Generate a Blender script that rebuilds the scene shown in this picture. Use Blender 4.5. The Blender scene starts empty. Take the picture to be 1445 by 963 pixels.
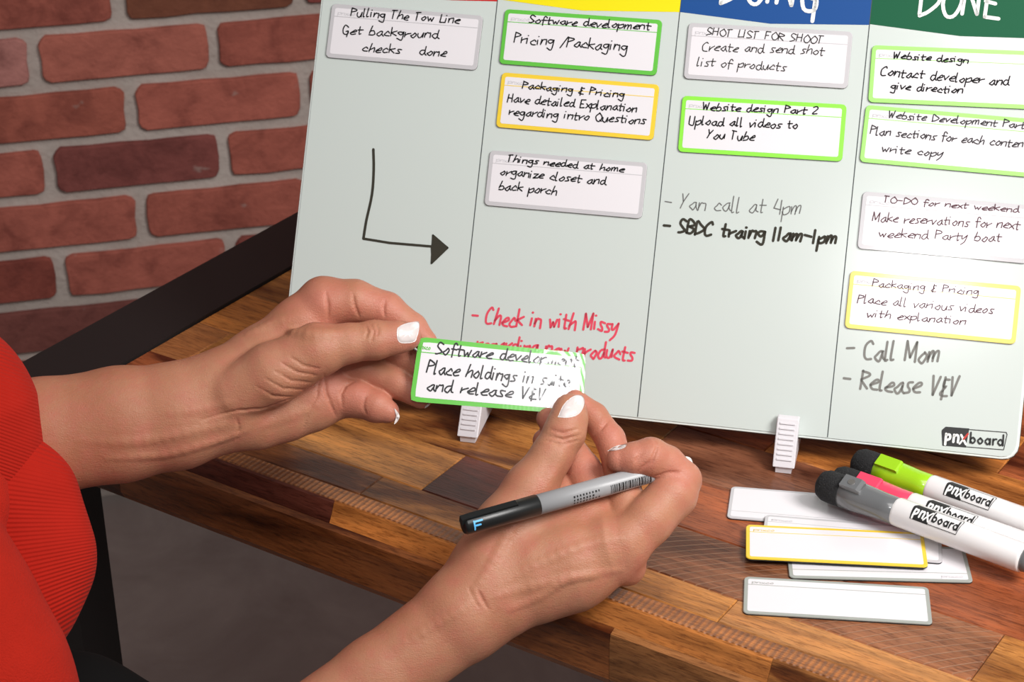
import bpy, math, random
import numpy as np
from mathutils import Vector, Matrix

# ------------------------------------------------------------------ camera
SC = bpy.context.scene
COL = SC.collection
W_, H_, FPX = 1445.0, 963.0, 2800.0
PITCH, ROLL = 0.4804557, -0.0142445
TZ = 0.75                                    # table top height
CAM = np.array([0.0, 0.0, TZ + 0.6239])
_F = np.array([0, math.cos(PITCH), -math.sin(PITCH)])
_R0 = np.array([1.0, 0, 0]); _U0 = np.array([0, math.sin(PITCH), math.cos(PITCH)])
_R = math.cos(ROLL) * _R0 + math.sin(ROLL) * _U0
_U = -math.sin(ROLL) * _R0 + math.cos(ROLL) * _U0
cd = bpy.data.cameras.new('camera'); cam = bpy.data.objects.new('camera', cd); COL.objects.link(cam)
m = Matrix.Identity(4)
for i in range(3):
    m[i][0] = _R[i]; m[i][1] = _U[i]; m[i][2] = -_F[i]; m[i][3] = CAM[i]
cam.matrix_world = m
cd.sensor_width = 36; cd.lens = FPX / W_ * 36
cd.clip_start = 0.05; cd.clip_end = 60
cd.dof.use_dof = True; cd.dof.focus_distance = 1.13; cd.dof.aperture_fstop = 26
SC.camera = cam

# ------------------------------------------------------------------ world, lights, exposure
SC.view_settings.view_transform = 'Standard'; SC.view_settings.look = 'None'
SC.view_settings.gamma = 1; SC.view_settings.exposure = 0.25
SC.view_settings.use_curve_mapping = False
wd = bpy.data.worlds.new('world'); SC.world = wd; wd.use_nodes = True
bg = wd.node_tree.nodes['Background']; bg.inputs[0].default_value = (1.0, 0.97, 0.95, 1); bg.inputs[1].default_value = 0.17

def area(name, loc, target, size, power, color=(1, 1, 1), sy=None):
    ld = bpy.data.lights.new(name, 'AREA'); ld.energy = power; ld.color = color
    ld.size = size
    if sy: ld.shape = 'RECTANGLE'; ld.size_y = sy
    o = bpy.data.objects.new(name, ld); COL.objects.link(o); o.location = loc
    o.rotation_euler = (Vector(target) - Vector(loc)).to_track_quat('-Z', 'Y').to_euler()
    return o
k_ = area('key_softbox', (0.88, 0.32, 1.85), (0.32, 1.12, 0.8), 0.55, 6.0, (1, 0.975, 0.95)); k_.data.spread = math.radians(95)
area('fill_softbox', (0.25, -0.15, 2.75), (0.0, 1.4, 0.9), 1.0, 12, (1, 0.975, 0.955))

# ------------------------------------------------------------------ helpers
def ray(px, py):
    return _F + _R * ((px - W_ / 2) / FPX) - _U * ((py - H_ / 2) / FPX)
def at(px, py, depth):
    return CAM + ray(px, py) * depth
def hit(px, py, o, n):
    d = ray(px, py)
    return CAM + d * (np.dot(np.array(o) - CAM, n) / np.dot(d, n))
def on_z(px, py, z):
    return hit(px, py, (0, 0, z), np.array([0, 0, 1.0]))

def tagit(o, label=None, cat=None, group=None, kind=None):
    if label: o['label'] = label
    if cat: o['category'] = cat
    if group: o['group'] = group
    if kind: o['kind'] = kind
    return o
def empty(name, loc, label, cat, group=None):
    o = bpy.data.objects.new(name, None); COL.objects.link(o); o.location = Vector(loc)
    o.empty_display_size = 0.01
    return tagit(o, label, cat, group)
def mesh(name, verts, faces, mat, parent=None, smooth=False, mats=None, fmat=None):
    me = bpy.data.meshes.new(name)
    me.from_pydata([tuple(map(float, v)) for v in verts], [], faces)
    for x in (mats or [mat]): me.materials.append(x)
    if fmat is not None: me.polygons.foreach_set('material_index', fmat)
    if smooth: me.polygons.foreach_set('use_smooth', [True] * len(me.polygons))
    me.update()
    o = bpy.data.objects.new(name, me); COL.objects.link(o)
    if parent is not None: attach(o, parent)
    return o
def attach(o, parent):
    o.parent = parent
    o.matrix_parent_inverse = world_of(parent).inverted()
def world_of(o):
    m = Matrix.LocRotScale(o.location, o.rotation_euler, o.scale)
    if o.parent: m = world_of(o.parent) @ o.matrix_parent_inverse @ m
    return m

class MB:
    """collects pieces of one mesh"""
    def __init__(s): s.v = []; s.f = []
    def add(s, vs, fs):
        b = len(s.v); s.v += [tuple(map(float, q)) for q in vs]; s.f += [tuple(i + b for i in f) for f in fs]
    def prism(s, pts, off):
        """pts: closed loop of 3D points, extruded by off"""
        n = len(pts); a = [np.array(p, float) for p in pts]; b = [p + np.array(off) for p in a]
        s.add(a + b, [tuple(range(n))[::-1], tuple(range(n, 2 * n))] + [(i, (i + 1) % n, n + (i + 1) % n, n + i) for i in range(n)])
    def build(s, name, mat, parent=None, smooth=False):
        return mesh(name, s.v, s.f, mat, parent, smooth)

def rrect(x0, y0, x1, y1, r, n=5):
    out = []
    for cx, cy, a0 in ((x1 - r, y1 - r, 0), (x0 + r, y1 - r, 90), (x0 + r, y0 + r, 180), (x1 - r, y0 + r, 270)):
        for k in range(n):
            a = math.radians(a0 + 90 * k / (n - 1)); out.append((cx + r * math.cos(a), cy + r * math.sin(a)))
    return out

class Plane:
    def __init__(s, o, ex, ey):
        s.o = np.array(o, float); s.ex = np.array(ex, float); s.ey = np.array(ey, float); s.n = np.cross(s.ex, s.ey)
    def p(s, x, y, h=0.0): return s.o + s.ex * x + s.ey * y + s.n * h
    def loc(s, px, py, h=0.0):
        q = hit(px, py, s.o + s.n * h, s.n) - s.o
        return np.array([q @ s.ex, q @ s.ey])
def slab(name, outline, plane, h0, h1, mat, parent, bevel=0.0):
    n = len(outline); c = np.mean(outline, axis=0)
    lo = [plane.p(x, y, h0) for x, y in outline]
    if bevel <= 0:
        b = MB(); b.prism(lo, plane.n * (h1 - h0)); return b.build(name, mat, parent)
    mid = [plane.p(x, y, h1 - bevel) for x, y in outline]
    ins = []
    for x, y in outline:
        d = np.array([x, y]) - c; L = np.hypot(*d); d = d * (1 - bevel / L); ins.append(plane.p(c[0] + d[0], c[1] + d[1], h1))
    fs = [tuple(range(n))[::-1], tuple(range(2 * n, 3 * n))]
    for k in (0, n):
        fs += [(k + i, k + (i + 1) % n, k + n + (i + 1) % n, k + n + i) for i in range(n)]
    return mesh(name, lo + mid + ins, fs, mat, parent)

# ------------------------------------------------------------------ materials
def mat(name, col, rough=0.5, metal=0, coat=0, coat_r=0.1, spec=0.5, sss=0, sheen=0):
    m = bpy.data.materials.new(name); m.use_nodes = True
    b = m.node_tree.nodes['Principled BSDF']
    b.inputs['Base Color'].default_value = (*col, 1); b.inputs['Roughness'].default_value = rough
    b.inputs['Metallic'].default_value = metal; b.inputs['Coat Weight'].default_value = coat
    b.inputs['Coat Roughness'].default_value = coat_r; b.inputs['Specular IOR Level'].default_value = spec
    b.inputs['Sheen Weight'].default_value = sheen
    return m
class NT:
    def __init__(s, m): s.m = m; s.t = m.node_tree; s.b = s.t.nodes['Principled BSDF']
    def n(s, ty, **kw):
        x = s.t.nodes.new(ty)
        for k, v in kw.items():
            if k in x.inputs: x.inputs[k].default_value = v
            else: setattr(x, k, v)
        return x
    def l(s, a, b): s.t.links.new(a, b)
    def ramp(s, fac, stops):
        r = s.t.nodes.new('ShaderNodeValToRGB'); e = r.color_ramp.elements
        while len(e) < len(stops): e.new(0.5)
        for i, (p, c) in enumerate(stops): e[i].position = p; e[i].color = (*c, 1)
        s.l(fac, r.inputs[0]); return r.outputs[0]
    def noise(s, scale, detail=4, vec=None, rough=0.5, dist=0):
        x = s.n('ShaderNodeTexNoise'); x.inputs['Scale'].default_value = scale; x.inputs['Detail'].default_value = detail
        x.inputs['Roughness'].default_value = rough; x.inputs['Distortion'].default_value = dist
        if vec is not None: s.l(vec, x.inputs['Vector'])
        return x.outputs['Fac']
    def coord(s, kind='Object', scale=(1, 1, 1), loc=(0, 0, 0)):
        c = s.n('ShaderNodeTexCoord'); mp = s.n('ShaderNodeMapping'); s.l(c.outputs[kind], mp.inputs[0])
        mp.inputs['Scale'].default_value = scale; mp.inputs['Location'].default_value = loc
        return mp.outputs[0]
    def bump(s, h, strength, dist=0.001, prev=None):
        x = s.n('ShaderNodeBump'); x.inputs['Strength'].default_value = strength; x.inputs['Distance'].default_value = dist
        s.l(h, x.inputs['Height'])
        if prev is not None: s.l(prev, x.inputs['Normal'])
        s.l(x.outputs[0], s.b.inputs['Normal']); return x.outputs[0]
    def math(s, op, a, b=None):
        x = s.n('ShaderNodeMath', operation=op)
        for i, q in enumerate((a, b)):
            if q is None: continue
            if isinstance(q, (int, float)): x.inputs[i].default_value = q
            else: s.l(q, x.inputs[i])
        return x.outputs[0]
    def mix(s, fac, a, b, blend='MIX'):
        x = s.n('ShaderNodeMix', data_type='RGBA', blend_type=blend)
        for sock, q in ((x.inputs[0], fac), (x.inputs[6], a), (x.inputs[7], b)):
            if isinstance(q, (int, float)): sock.default_value = q
            elif isinstance(q, tuple): sock.default_value = (*q, 1)
            else: s.l(q, sock)
        return x.outputs[2]

def wood_mat(name, style='plain'):
    m = mat(name, (0.3, 0.13, 0.05), 0.38, coat=0.22, coat_r=0.15, spec=0.35); t = NT(m)
    oi = t.n('ShaderNodeObjectInfo')
    c = t.n('ShaderNodeTexCoord')
    off = t.n('ShaderNodeVectorMath', operation='ADD')
    sc = t.n('ShaderNodeVectorMath', operation='SCALE'); 
    comb = t.n('ShaderNodeCombineXYZ')
    for i, k in enumerate((13.7, 7.1, 3.3)): t.l(t.math('MULTIPLY', oi.outputs['Random'], k), comb.inputs[i])
    t.l(c.outputs['Object'], off.inputs[0]); t.l(comb.outputs[0], off.inputs[1])
    mp = t.n('ShaderNodeMapping'); mp.inputs['Scale'].default_value = (6, 60, 60); t.l(off.outputs[0], mp.inputs[0])
    mp2 = t.n('ShaderNodeMapping'); mp2.inputs['Scale'].default_value = (3.5, 17, 17); t.l(off.outputs[0], mp2.inputs[0])
    mp3 = t.n('ShaderNodeMapping'); mp3.inputs['Scale'].default_value = (90, 800, 800); t.l(off.outputs[0], mp3.inputs[0])
    g1 = t.noise(1.0, 9, mp.outputs[0], 0.68, 1.0); g2 = t.noise(1.0, 4, mp2.outputs[0], 0.55, 1.2); g3 = t.noise(1.0, 3, mp3.outputs[0], 0.7)
    base = oi.outputs['Color']
    f1 = t.ramp(g1, [(0.28, (0.42, 0.36, 0.32)), (0.5, (1, 1, 1)), (0.75, (1.45, 1.35, 1.2))])
    f2 = t.ramp(g2, [(0.34, (0.24, 0.15, 0.11)), (0.45, (0.88, 0.80, 0.72)), (0.68, (1.5, 1.45, 1.3))])
    f3 = t.ramp(g3, [(0.34, (0.42, 0.34, 0.30)), (0.5, (1, 1, 1)), (.72, (1.15, 1.15, 1.15))])
    col = t.mix(1.0, base, f1, 'MULTIPLY'); col = t.mix(1.0, col, f2, 'MULTIPLY'); col = t.mix(0.8, col, f3, 'MULTIPLY')
    hgt = t.math('ADD', g3, t.math('MULTIPLY', g1, 1.5))
    if style == 'arcs':       # circular saw marks
        mp4 = t.n('ShaderNodeMapping'); mp4.inputs['Location'].default_value = (0.06, 0.16, 0); mp4.inputs['Scale'].default_value = (1.0, 1.0, 0)
        t.l(c.outputs['Object'], mp4.inputs[0])
        wv = t.n('ShaderNodeTexWave', wave_type='BANDS', bands_direction='X'); wv.inputs['Scale'].default_value = 40
        bend = t.n('ShaderNodeVectorMath', operation='ADD')
        sp = t.n('ShaderNodeSeparateXYZ'); t.l(c.outputs['Object'], sp.inputs[0])
        yy = t.math('ADD', sp.outputs[1], 0.03)
        q = t.math('MULTIPLY', t.math('MULTIPLY', yy, yy), 6.0)
        cx = t.n('ShaderNodeCombineXYZ'); t.l(t.math('SUBTRACT', t.math('SUBTRACT', sp.outputs[0], q), t.math('MULTIPLY', sp.outputs[1], 0.75)), cx.inputs[0])
        t.l(cx.outputs[0], wv.inputs['Vector']); wv.inputs['Distortion'].default_value = 0.9; wv.inputs['Detail'].default_value = 3; wv.inputs['Detail Scale'].default_value = 0.6
        line = t.ramp(wv.outputs['Fac'], [(0.93, (0, 0, 0)), (0.99, (1, 1, 1))])
        col = t.mix(t.math('MULTIPLY', line, t.math('MULTIPLY', g1, 0.9)), col, (0.40, 0.24, 0.15))
        hgt = t.math('ADD', hgt, t.math('MULTIPLY', line, -3.0))
    if style == 'ridge':      # planer chatter across the front strip
        wv = t.n('ShaderNodeTexWave', wave_type='BANDS', bands_direction='X'); wv.inputs['Scale'].default_value = 84
        wv.inputs['Distortion'].default_value = 1.2; wv.inputs['Detail'].default_value = 2; wv.inputs['Detail Scale'].default_value = 4
        t.l(c.outputs['Object'], wv.inputs['Vector'])
        col = t.mix(t.math('MULTIPLY', wv.outputs['Fac'], t.math('MULTIPLY', g2, 0.8)), col, (0.13, 0.065, 0.042))
        hgt = t.math('ADD', hgt, t.math('MULTIPLY', wv.outputs['Fac'], -3.5))
    t.l(col, t.b.inputs['Base Color'])
    t.l(t.math('ADD', t.math('MULTIPLY', g1, 0.3), 0.2), t.b.inputs['Roughness'])
    t.bump(hgt, 0.35, 0.0006)
    return m
M = {}
M['wood'] = wood_mat('lacquered_wood'); M['wood_arcs'] = wood_mat('sawn_wood', 'arcs'); M['wood_ridge'] = wood_mat('ridged_wood', 'ridge')
M['steel'] = mat('black_steel', (0.012, 0.009, 0.009), 0.55)
M['board'] = mat('frosted_glass', (0.60, 0.655, 0.625), 0.2, coat=0.5, coat_r=0.08)
M['board_edge'] = mat('glass_rim', (0.72, 0.78, 0.75), 0.15, coat=0.6)
M['edge_dark'] = mat('glass_seam', (0.05, 0.06, 0.055), 0.3)
M['red_h'] = mat('red_print', (0.55, 0.02, 0.02), 0.35, spec=0.15)
M['yellow_h'] = mat('yellow_print', (0.85, 0.72, 0.01), 0.35, spec=0.15)
M['blue_h'] = mat('blue_print', (0.014, 0.075, 0.27), 0.35, spec=0.15)
M['green_h'] = mat('green_print', (0.008, 0.10, 0.045), 0.35, spec=0.15)
M['card_white'] = mat('card_face', (0.80, 0.77, 0.80), 0.22, coat=0.3)
M['bd_grey'] = mat('grey_border', (0.56, 0.545, 0.565), 0.25, coat=0.4)
M['bd_green'] = mat('green_border', (0.12, 0.52, 0.055), 0.3, coat=0.4)
M['bd_lime'] = mat('lime_border', (0.27, 0.80, 0.055), 0.3, coat=0.4)
M['bd_pale'] = mat('pale_green_border', (0.36, 0.80, 0.17), 0.3, coat=0.4)
M['bd_yellow'] = mat('yellow_border', (0.86, 0.60, 0.04), 0.3, coat=0.4)
M['bd_lemon'] = mat('lemon_border', (0.90, 0.74, 0.16), 0.3, coat=0.4)
M['bd_silver'] = mat('silver_border', (0.36, 0.38, 0.35), 0.3, coat=0.4)
M['magnet'] = mat('magnet_back', (0.02, 0.02, 0.02), 0.7)
SMEAR = at(781, 583, 1.09)       # wiped streaks in the laminate of the held card, around this point
def gloss(name, col):
    m = mat(name, col, 0.3, coat=0.75, coat_r=0.03); t = NT(m)
    g_ = t.n('ShaderNodeNewGeometry'); sb = t.n('ShaderNodeVectorMath', operation='SUBTRACT'); t.l(g_.outputs['Position'], sb.inputs[0]); sb.inputs[1].default_value = tuple(SMEAR)
    ml = t.n('ShaderNodeVectorMath', operation='MULTIPLY'); t.l(sb.outputs[0], ml.inputs[0]); ml.inputs[1].default_value = (1, .4, .42)
    ln = t.n('ShaderNodeVectorMath', operation='LENGTH'); t.l(ml.outputs[0], ln.inputs[0])
    ph = t.math('ADD', t.math('MULTIPLY', ln.outputs['Value'], 2700.0), t.math('MULTIPLY', t.noise(180, 2), 5.0))
    w_ = t.ramp(t.math('ADD', t.math('MULTIPLY', t.math('SINE', ph), .5), .5), [(.25, (.03, .03, .03)), (.7, (.34, .34, .34))])
    t.l(t.mix(t.math('LESS_THAN', ln.outputs['Value'], .028), (.03, .03, .03), w_), t.b.inputs['Coat Roughness'])
    return m
M['card_gloss'] = gloss('laminated_card_face', (0.80, 0.77, 0.80))
M['bd_gloss'] = gloss('laminated_green_border', (0.12, 0.52, 0.055))
M['ink_gloss'] = gloss('laminated_ink', (0.006, 0.006, 0.007))
def ink(name, col): return mat(name, col, 0.6, spec=0.2)
M['ink'] = ink('black_ink', (0.006, 0.006, 0.007)); M['ink_dark'] = ink('dark_ink', (0.03, 0.028, 0.026)); M['ink_grey'] = ink('grey_ink', (0.16, 0.16, 0.155))
M['ink_soft'] = ink('faded_black_ink', (0.05, 0.045, 0.05)); M['ink_plum'] = ink('faded_plum_ink', (0.13, 0.07, 0.085)); M['ink_olive'] = ink('worn_black_ink', (0.04, 0.036, 0.026))
M['ink_red'] = ink('red_ink', (0.74, 0.075, 0.12)); M['ink_silver'] = ink('grey_marker_ink', (0.22, 0.215, 0.20))
M['ink_mid'] = ink('mid_grey_ink', (0.20, 0.19, 0.20)); M['print_grey'] = ink('faint_print', (0.58, 0.57, 0.59)); M['hair_line'] = ink('divider_ink', (0.07, 0.08, 0.08))
M['white'] = mat('white_print', (0.85, 0.85, 0.83), 0.4)
M['logo_black'] = mat('logo_black', (0.02, 0.02, 0.02), 0.35); M['logo_red'] = mat('logo_red', (0.5, 0.03, 0.02), 0.4)
M['plastic'] = mat('white_plastic', (0.72, 0.69, 0.72), 0.35)
M['barrel'] = mat('white_barrel', (0.82, 0.80, 0.80), 0.25, coat=0.4)
M['cap_grey'] = mat('grey_cap', (0.14, 0.145, 0.15), 0.22, coat=0.6); M['cap_pink'] = mat('pink_cap', (0.80, 0.06, 0.13), 0.22, coat=0.6)
M['cap_green'] = mat('green_cap', (0.33, 0.62, 0.01), 0.22, coat=0.6)
M['metal'] = mat('magnet_disc', (0.5, 0.48, 0.45), 0.3, metal=0.9)
M['felt'] = mat('black_foam', (0.012, 0.012, 0.013), 0.9); t = NT(M['felt']); v = t.coord()
sp = t.noise(1500, 2, v); t.bump(t.noise(900, 3, v), 1.0, 0.001)
t.l(t.ramp(sp, [(0.66, (0.010, 0.010, 0.011)), (0.74, (0.12, 0.12, 0.12))]), t.b.inputs['Base Color'])
M['pen_grey'] = mat('pen_barrel', (0.36, 0.36, 0.37), 0.35); M['pen_black'] = mat('pen_cap', (0.010, 0.011, 0.011), 0.32)
M['pen_blue'] = mat('pen_letter', (0.12, 0.5, 0.9), 0.5)
M['nail'] = mat('nail_polish', (0.74, 0.66, 0.64), 0.3, coat=0.3)
M['mortar'] = mat('mortar', (0.27, 0.235, 0.21), 0.9); t = NT(M['mortar']); v = t.coord()
t.l(t.ramp(t.noise(9, 6, v), [(0.3, (0.44, 0.375, 0.335)), (0.7, (0.57, 0.50, 0.455))]), t.b.inputs['Base Color']); t.bump(t.noise(120, 5, v), 0.8, 0.003)
M['brick'] = mat('fired_brick', (0.3, 0.1, 0.07), 0.85); t = NT(M['brick'])
oi = t.n('ShaderNodeObjectInfo'); v = t.coord()
cb = t.n('ShaderNodeCombineXYZ')
for i in range(3): t.l(t.math('MULTIPLY', oi.outputs['Random'], 9.0 + i * 5), cb.inputs[i])
ad = t.n('ShaderNodeVectorMath', operation='ADD'); t.l(v, ad.inputs[0]); t.l(cb.outputs[0], ad.inputs[1]); v = ad.outputs[0]
f = t.ramp(t.noise(22, 6, v, 0.6, 0.5), [(0.3, (0.62, 0.55, 0.55)), (0.5, (1, 1, 1)), (0.75, (1.25, 1.3, 1.3))])
c1 = t.mix(1.0, oi.outputs['Color'], f, 'MULTIPLY')
spk = t.ramp(t.noise(34, 3, v, 0.5, 0.3), [(0.70, (0, 0, 0)), (0.76, (1, 1, 1))])
t.l(t.mix(t.math('MULTIPLY', spk, 0.5), c1, (0.42, 0.33, 0.29)), t.b.inputs['Base Color'])
t.bump(t.noise(90, 6, v, 0.65), 0.9, 0.003)
M['floor'] = mat('concrete_floor', (0.08, 0.07, 0.065), 0.8); t = NT(M['floor']); v = t.coord()
t.l(t.ramp(t.noise(7, 7, v, 0.62, 0.6), [(0.25, (0.24, 0.20, 0.185)), (0.5, (0.31, 0.27, 0.25)), (0.75, (0.39, 0.345, 0.32))]), t.b.inputs['Base Color']); t.bump(t.noise(60, 5, v), 0.3, 0.002)
M['wallplain'] = mat('painted_plaster', (0.35, 0.33, 0.31), 0.9)

def skin_mat():
    m = mat('skin', (0.50, 0.20, 0.13), 0.46, spec=0.4); t = NT(m); v = t.coord()
    at_ = t.n('ShaderNodeAttribute', attribute_name='flush')
    n1 = t.noise(26, 4, v, 0.55); n2 = t.noise(120, 3, v)
    a = t.ramp(n1, [(0.3, (0.42, 0.165, 0.090)), (0.7, (0.51, 0.235, 0.14))])
    bcol = t.mix(at_.outputs['Fac'], a, (0.54, 0.20, 0.135))
    t.l(t.mix(t.ramp(n2, [(0.42, (0, 0, 0)), (0.75, (.6, .6, .6))]), bcol, (0.50, 0.16, 0.11)), t.b.inputs['Base Color'])
    t.b.inputs['Subsurface Weight'].default_value = 0.12; t.b.inputs['Subsurface Radius'].default_value = (1, 0.35, 0.2)
    t.b.inputs['Subsurface Scale'].default_value = 0.006
    vo = t.n('ShaderNodeTexVoronoi', feature='DISTANCE_TO_EDGE'); vo.inputs['Scale'].default_value = 800; t.l(v, vo.inputs['Vector'])
    mp = t.coord('Object', (260, 1100, 700)); w = t.noise(1.0, 3, mp, 0.6, 1.0)
    h = t.math('ADD', t.math('MULTIPLY', vo.outputs['Distance'], 0.8), t.math('MULTIPLY', w, 1.3))
    t.bump(h, 0.38, 0.0006)
    return m
M['skin'] = skin_mat()
def knit(name, col, rib):
    m = mat(name, col, 0.9, spec=0.1, sheen=0.08); t = NT(m); v = t.coord()
    t.b.inputs['Sheen Tint'].default_value = (1, 0.35, 0.3, 1)
    n = t.noise(900, 3, v, 0.7); n0 = t.noise(40, 4, v)
    h = n
    if rib:
        a = t.n('ShaderNodeAttribute', attribute_name='rib')
        s = t.math('SINE', a.outputs['Fac']); h = t.math('ADD', t.math('MULTIPLY', s, 0.9), t.math('MULTIPLY', n, 0.7))
        t.bump(h, 0.45, 0.0007)
    else: t.bump(h, 0.8, 0.0012)
    t.l(t.mix(n0, tuple(c * 0.86 for c in col), tuple(min(1, c * 1.12) for c in col)), t.b.inputs['Base Color'])
    return m
M['knit'] = knit('red_knit', (0.47, 0.020, 0.010), False); M['rib'] = knit('red_ribbed_knit', (0.45, 0.017, 0.009), True)
M['trousers'] = mat('black_cloth', (0.005, 0.0045, 0.0045), 0.9, spec=.2)

# ------------------------------------------------------------------ handwriting: single-stroke letters
G = {
'a': (3.4, '36 26 15 04 13 23 35|36 34 43'), 'b': (3.2, '19 04|05 26 35 34 23 03'), 'c': (3.0, '35 26 15 04 13 33'),
'd': (3.4, '36 16 04 13 23 35|39 34 43'), 'e': (3.0, '04 35 36 26 15 04 13 33'), 'f': (2.6, '38 29 18 13 12|06 36'),
'g': (3.2, '36 16 05 14 24 36|36 31 20 01'), 'h': (3.2, '19 03|04 26 36 33'), 'i': (1.2, '06 03|08 08'), 'j': (1.8, '16 11 00|18 18'),
'k': (3.0, '09 03|36 05|05 33'), 'l': (1.6, '09 03 13'), 'm': (4.6, '06 03|04 16 26 23|24 36 46 43'), 'n': (3.2, '06 03|04 16 26 36 33'),
'o': (3.0, '26 15 04 13 23 35 26'), 'p': (3.2, '06 00|05 26 36 34 13 04'), 'r': (2.4, '06 03|04 15 36'), 's': (2.6, '36 16 15 24 23 03'),
't': (2.6, '18 13 23|06 36'), 'u': (3.2, '06 04 13 23 36|36 33'), 'v': (2.8, '06 13 36'), 'w': (4.2, '06 13 25 33 46'), 'x': (2.8, '06 33|36 03'),
'y': (3.0, '06 04 14 36|36 22 00'), 'z': (2.6, '06 36 03 33'),
'A': (3.6, '03 29 43|15 35'), 'B': (3.2, '03 09 29 37 16 06|16 35 23 03'), 'C': (3.6, '38 29 07 04 13 33'), 'D': (3.8, '03 09 28 46 24 03'),
'E': (3.2, '39 09 03 33|06 26'), 'F': (3.2, '39 09 03|06 26'), 'G': (3.8, '38 19 06 13 33 35 25|35 31'), 'H': (3.6, '09 03|39 33|06 36'), 'I': (1.2, '09 03'),
'L': (2.6, '09 03 33'), 'M': (4.6, '03 09 24 49 43'), 'N': (3.8, '03 09 33 39'), 'O': (3.6, '29 06 13 33 46 29'), 'P': (3.2, '09 03|09 38 37 06'),
'R': (3.4, '09 03|09 38 37 06|06 33'), 'S': (3.0, '38 19 07 25 34 13 03'), 'T': (3.4, '09 39|19 13'), 'U': (3.6, '09 04 13 33 39'), 'V': (3.2, '09 13 39'),
'W': (4.6, '09 13 27 33 49'), 'Q': (3.8, '29 06 13 33 46 29|34 43'), 'Y': (3.4, '09 16|39 16 03'), '1': (1.4, '09 03'), '2': (3.0, '08 29 37 03 33'),
'4': (3.2, '19 05 35|39 33'), '&': (3.0, '38 18 16 26 04 13 33|19 12'), '/': (2.6, '02 39'), '-': (3.4, '06 36'), 'X': (3.0, '09 33|39 03'),
}
SHARP = set('kvwxzAEFHLMNTVWX4/-1IY')
def catmull(P, n=4):
    P = [np.array(p, float) for p in P]
    if len(P) < 3: return P
    out = []
    Q = [2 * P[0] - P[1]] + P + [2 * P[-1] - P[-2]]
    for i in range(1, len(Q) - 2):
        a, b, c, d = Q[i - 1:i + 3]
        for k in range(n):
            t = k / n
            out.append(0.5 * (2 * b + (c - a) * t + (2 * a - 5 * b + 4 * c - d) * t * t + (3 * b - a - 3 * c + d) * t ** 3))
    out.append(P[-1]); return out
def glyph_strokes(text, rng, wob=0.25, track=0.9):
    x = 0; out = []
    for ch in text:
        if ch == ' ': x += 3.4; continue
        w, s = G[ch]
        for st in s.split('|'):
            pts = [(int(p[0]), (int(p[1]) - 3) / 6.0) for p in st.split()]
            pts = [(x + px + rng.uniform(-wob, wob) * .6, py + rng.uniform(-wob, wob) * .16) for px, py in pts]
            if len(pts) == 2 and abs(pts[0][0] - pts[1][0]) < .5 and abs(pts[0][1] - pts[1][1]) < .12: pts[1] = (pts[0][0] + .15, pts[0][1])
            if ch in SHARP: out += [[np.array(p), np.array(q)] for p, q in zip(pts[:-1], pts[1:])]
            else: out.append(catmull(pts, 4))
        x += w + track
    return out, x - track
def ribbon(b, pts, w, mp):
    """pts 2D; width w; mp(x,y)->3D"""
    pts = [np.array(p, float) for p in pts]
    q = [pts[0]]
    for p in pts[1:]:
        if np.hypot(*(p - q[-1])) > w * 0.15: q.append(p)
    if len(q) == 1: q.append(q[0] + np.array([w * .2, 0]))
    n = len(q); L = []; Rr = []
    for i in range(n):
        d = q[min(i + 1, n - 1)] - q[max(i - 1, 0)]; d = d / (np.hypot(*d) + 1e-12); nn = np.array([-d[1], d[0]]) * w / 2
        L.append(q[i] + nn); Rr.append(q[i] - nn)
    b.add([mp(*p) for p in L + Rr], [(i, n + i, n + i + 1, i + 1) for i in range(n - 1)])
    for e, o in ((q[0], q[0] - q[1]), (q[-1], q[-1] - q[-2])):
        a0 = math.atan2(o[1], o[0]); c = [e] + [e + w / 2 * np.array([math.cos(a0 + a), math.sin(a0 + a)]) for a in np.linspace(-math.pi / 2, math.pi / 2, 5)]
        b.add([mp(*p) for p in c], [(0, i, i + 1) for i in range(1, 5)])
def write(b, text, plane, p0, p1, cap, w, h, seed, slant=0.12, wob=0.25):
    """p0,p1: local baseline ends; cap height; stroke width; all metres"""
    rng = random.Random(seed); st, tot = glyph_strokes(text, rng, wob)
    p0 = np.array(p0); p1 = np.array(p1); L = np.hypot(*(p1 - p0)); e = (p1 - p0) / L; f = np.array([-e[1], e[0]]); sx = L / tot
    ph = rng.uniform(0, 6)
    for s in st:
        pts = [p0 + e * (x * sx + y * cap * slant) + f * (y * cap + math.sin(x * .35 + ph) * cap * .06) for x, y in s]
        ribbon(b, pts, w, lambda x, y: plane.p(x, y, h))
PXM = 1 / 2280.0     # metres per photo pixel near the board
def lines(name, items, plane, h, mat_, parent, seed, slant=0.12, lw=1.7):
    b = MB()
    for k, (txt, x0, y0, x1, y1, cap) in enumerate(items):
        write(b, txt, plane, plane.loc(x0, y0, h), plane.loc(x1, y1, h), cap * PXM * 1.08, lw * PXM, h, seed * 17 + k, slant)
    return b.build(name, mat_, parent)

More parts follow.
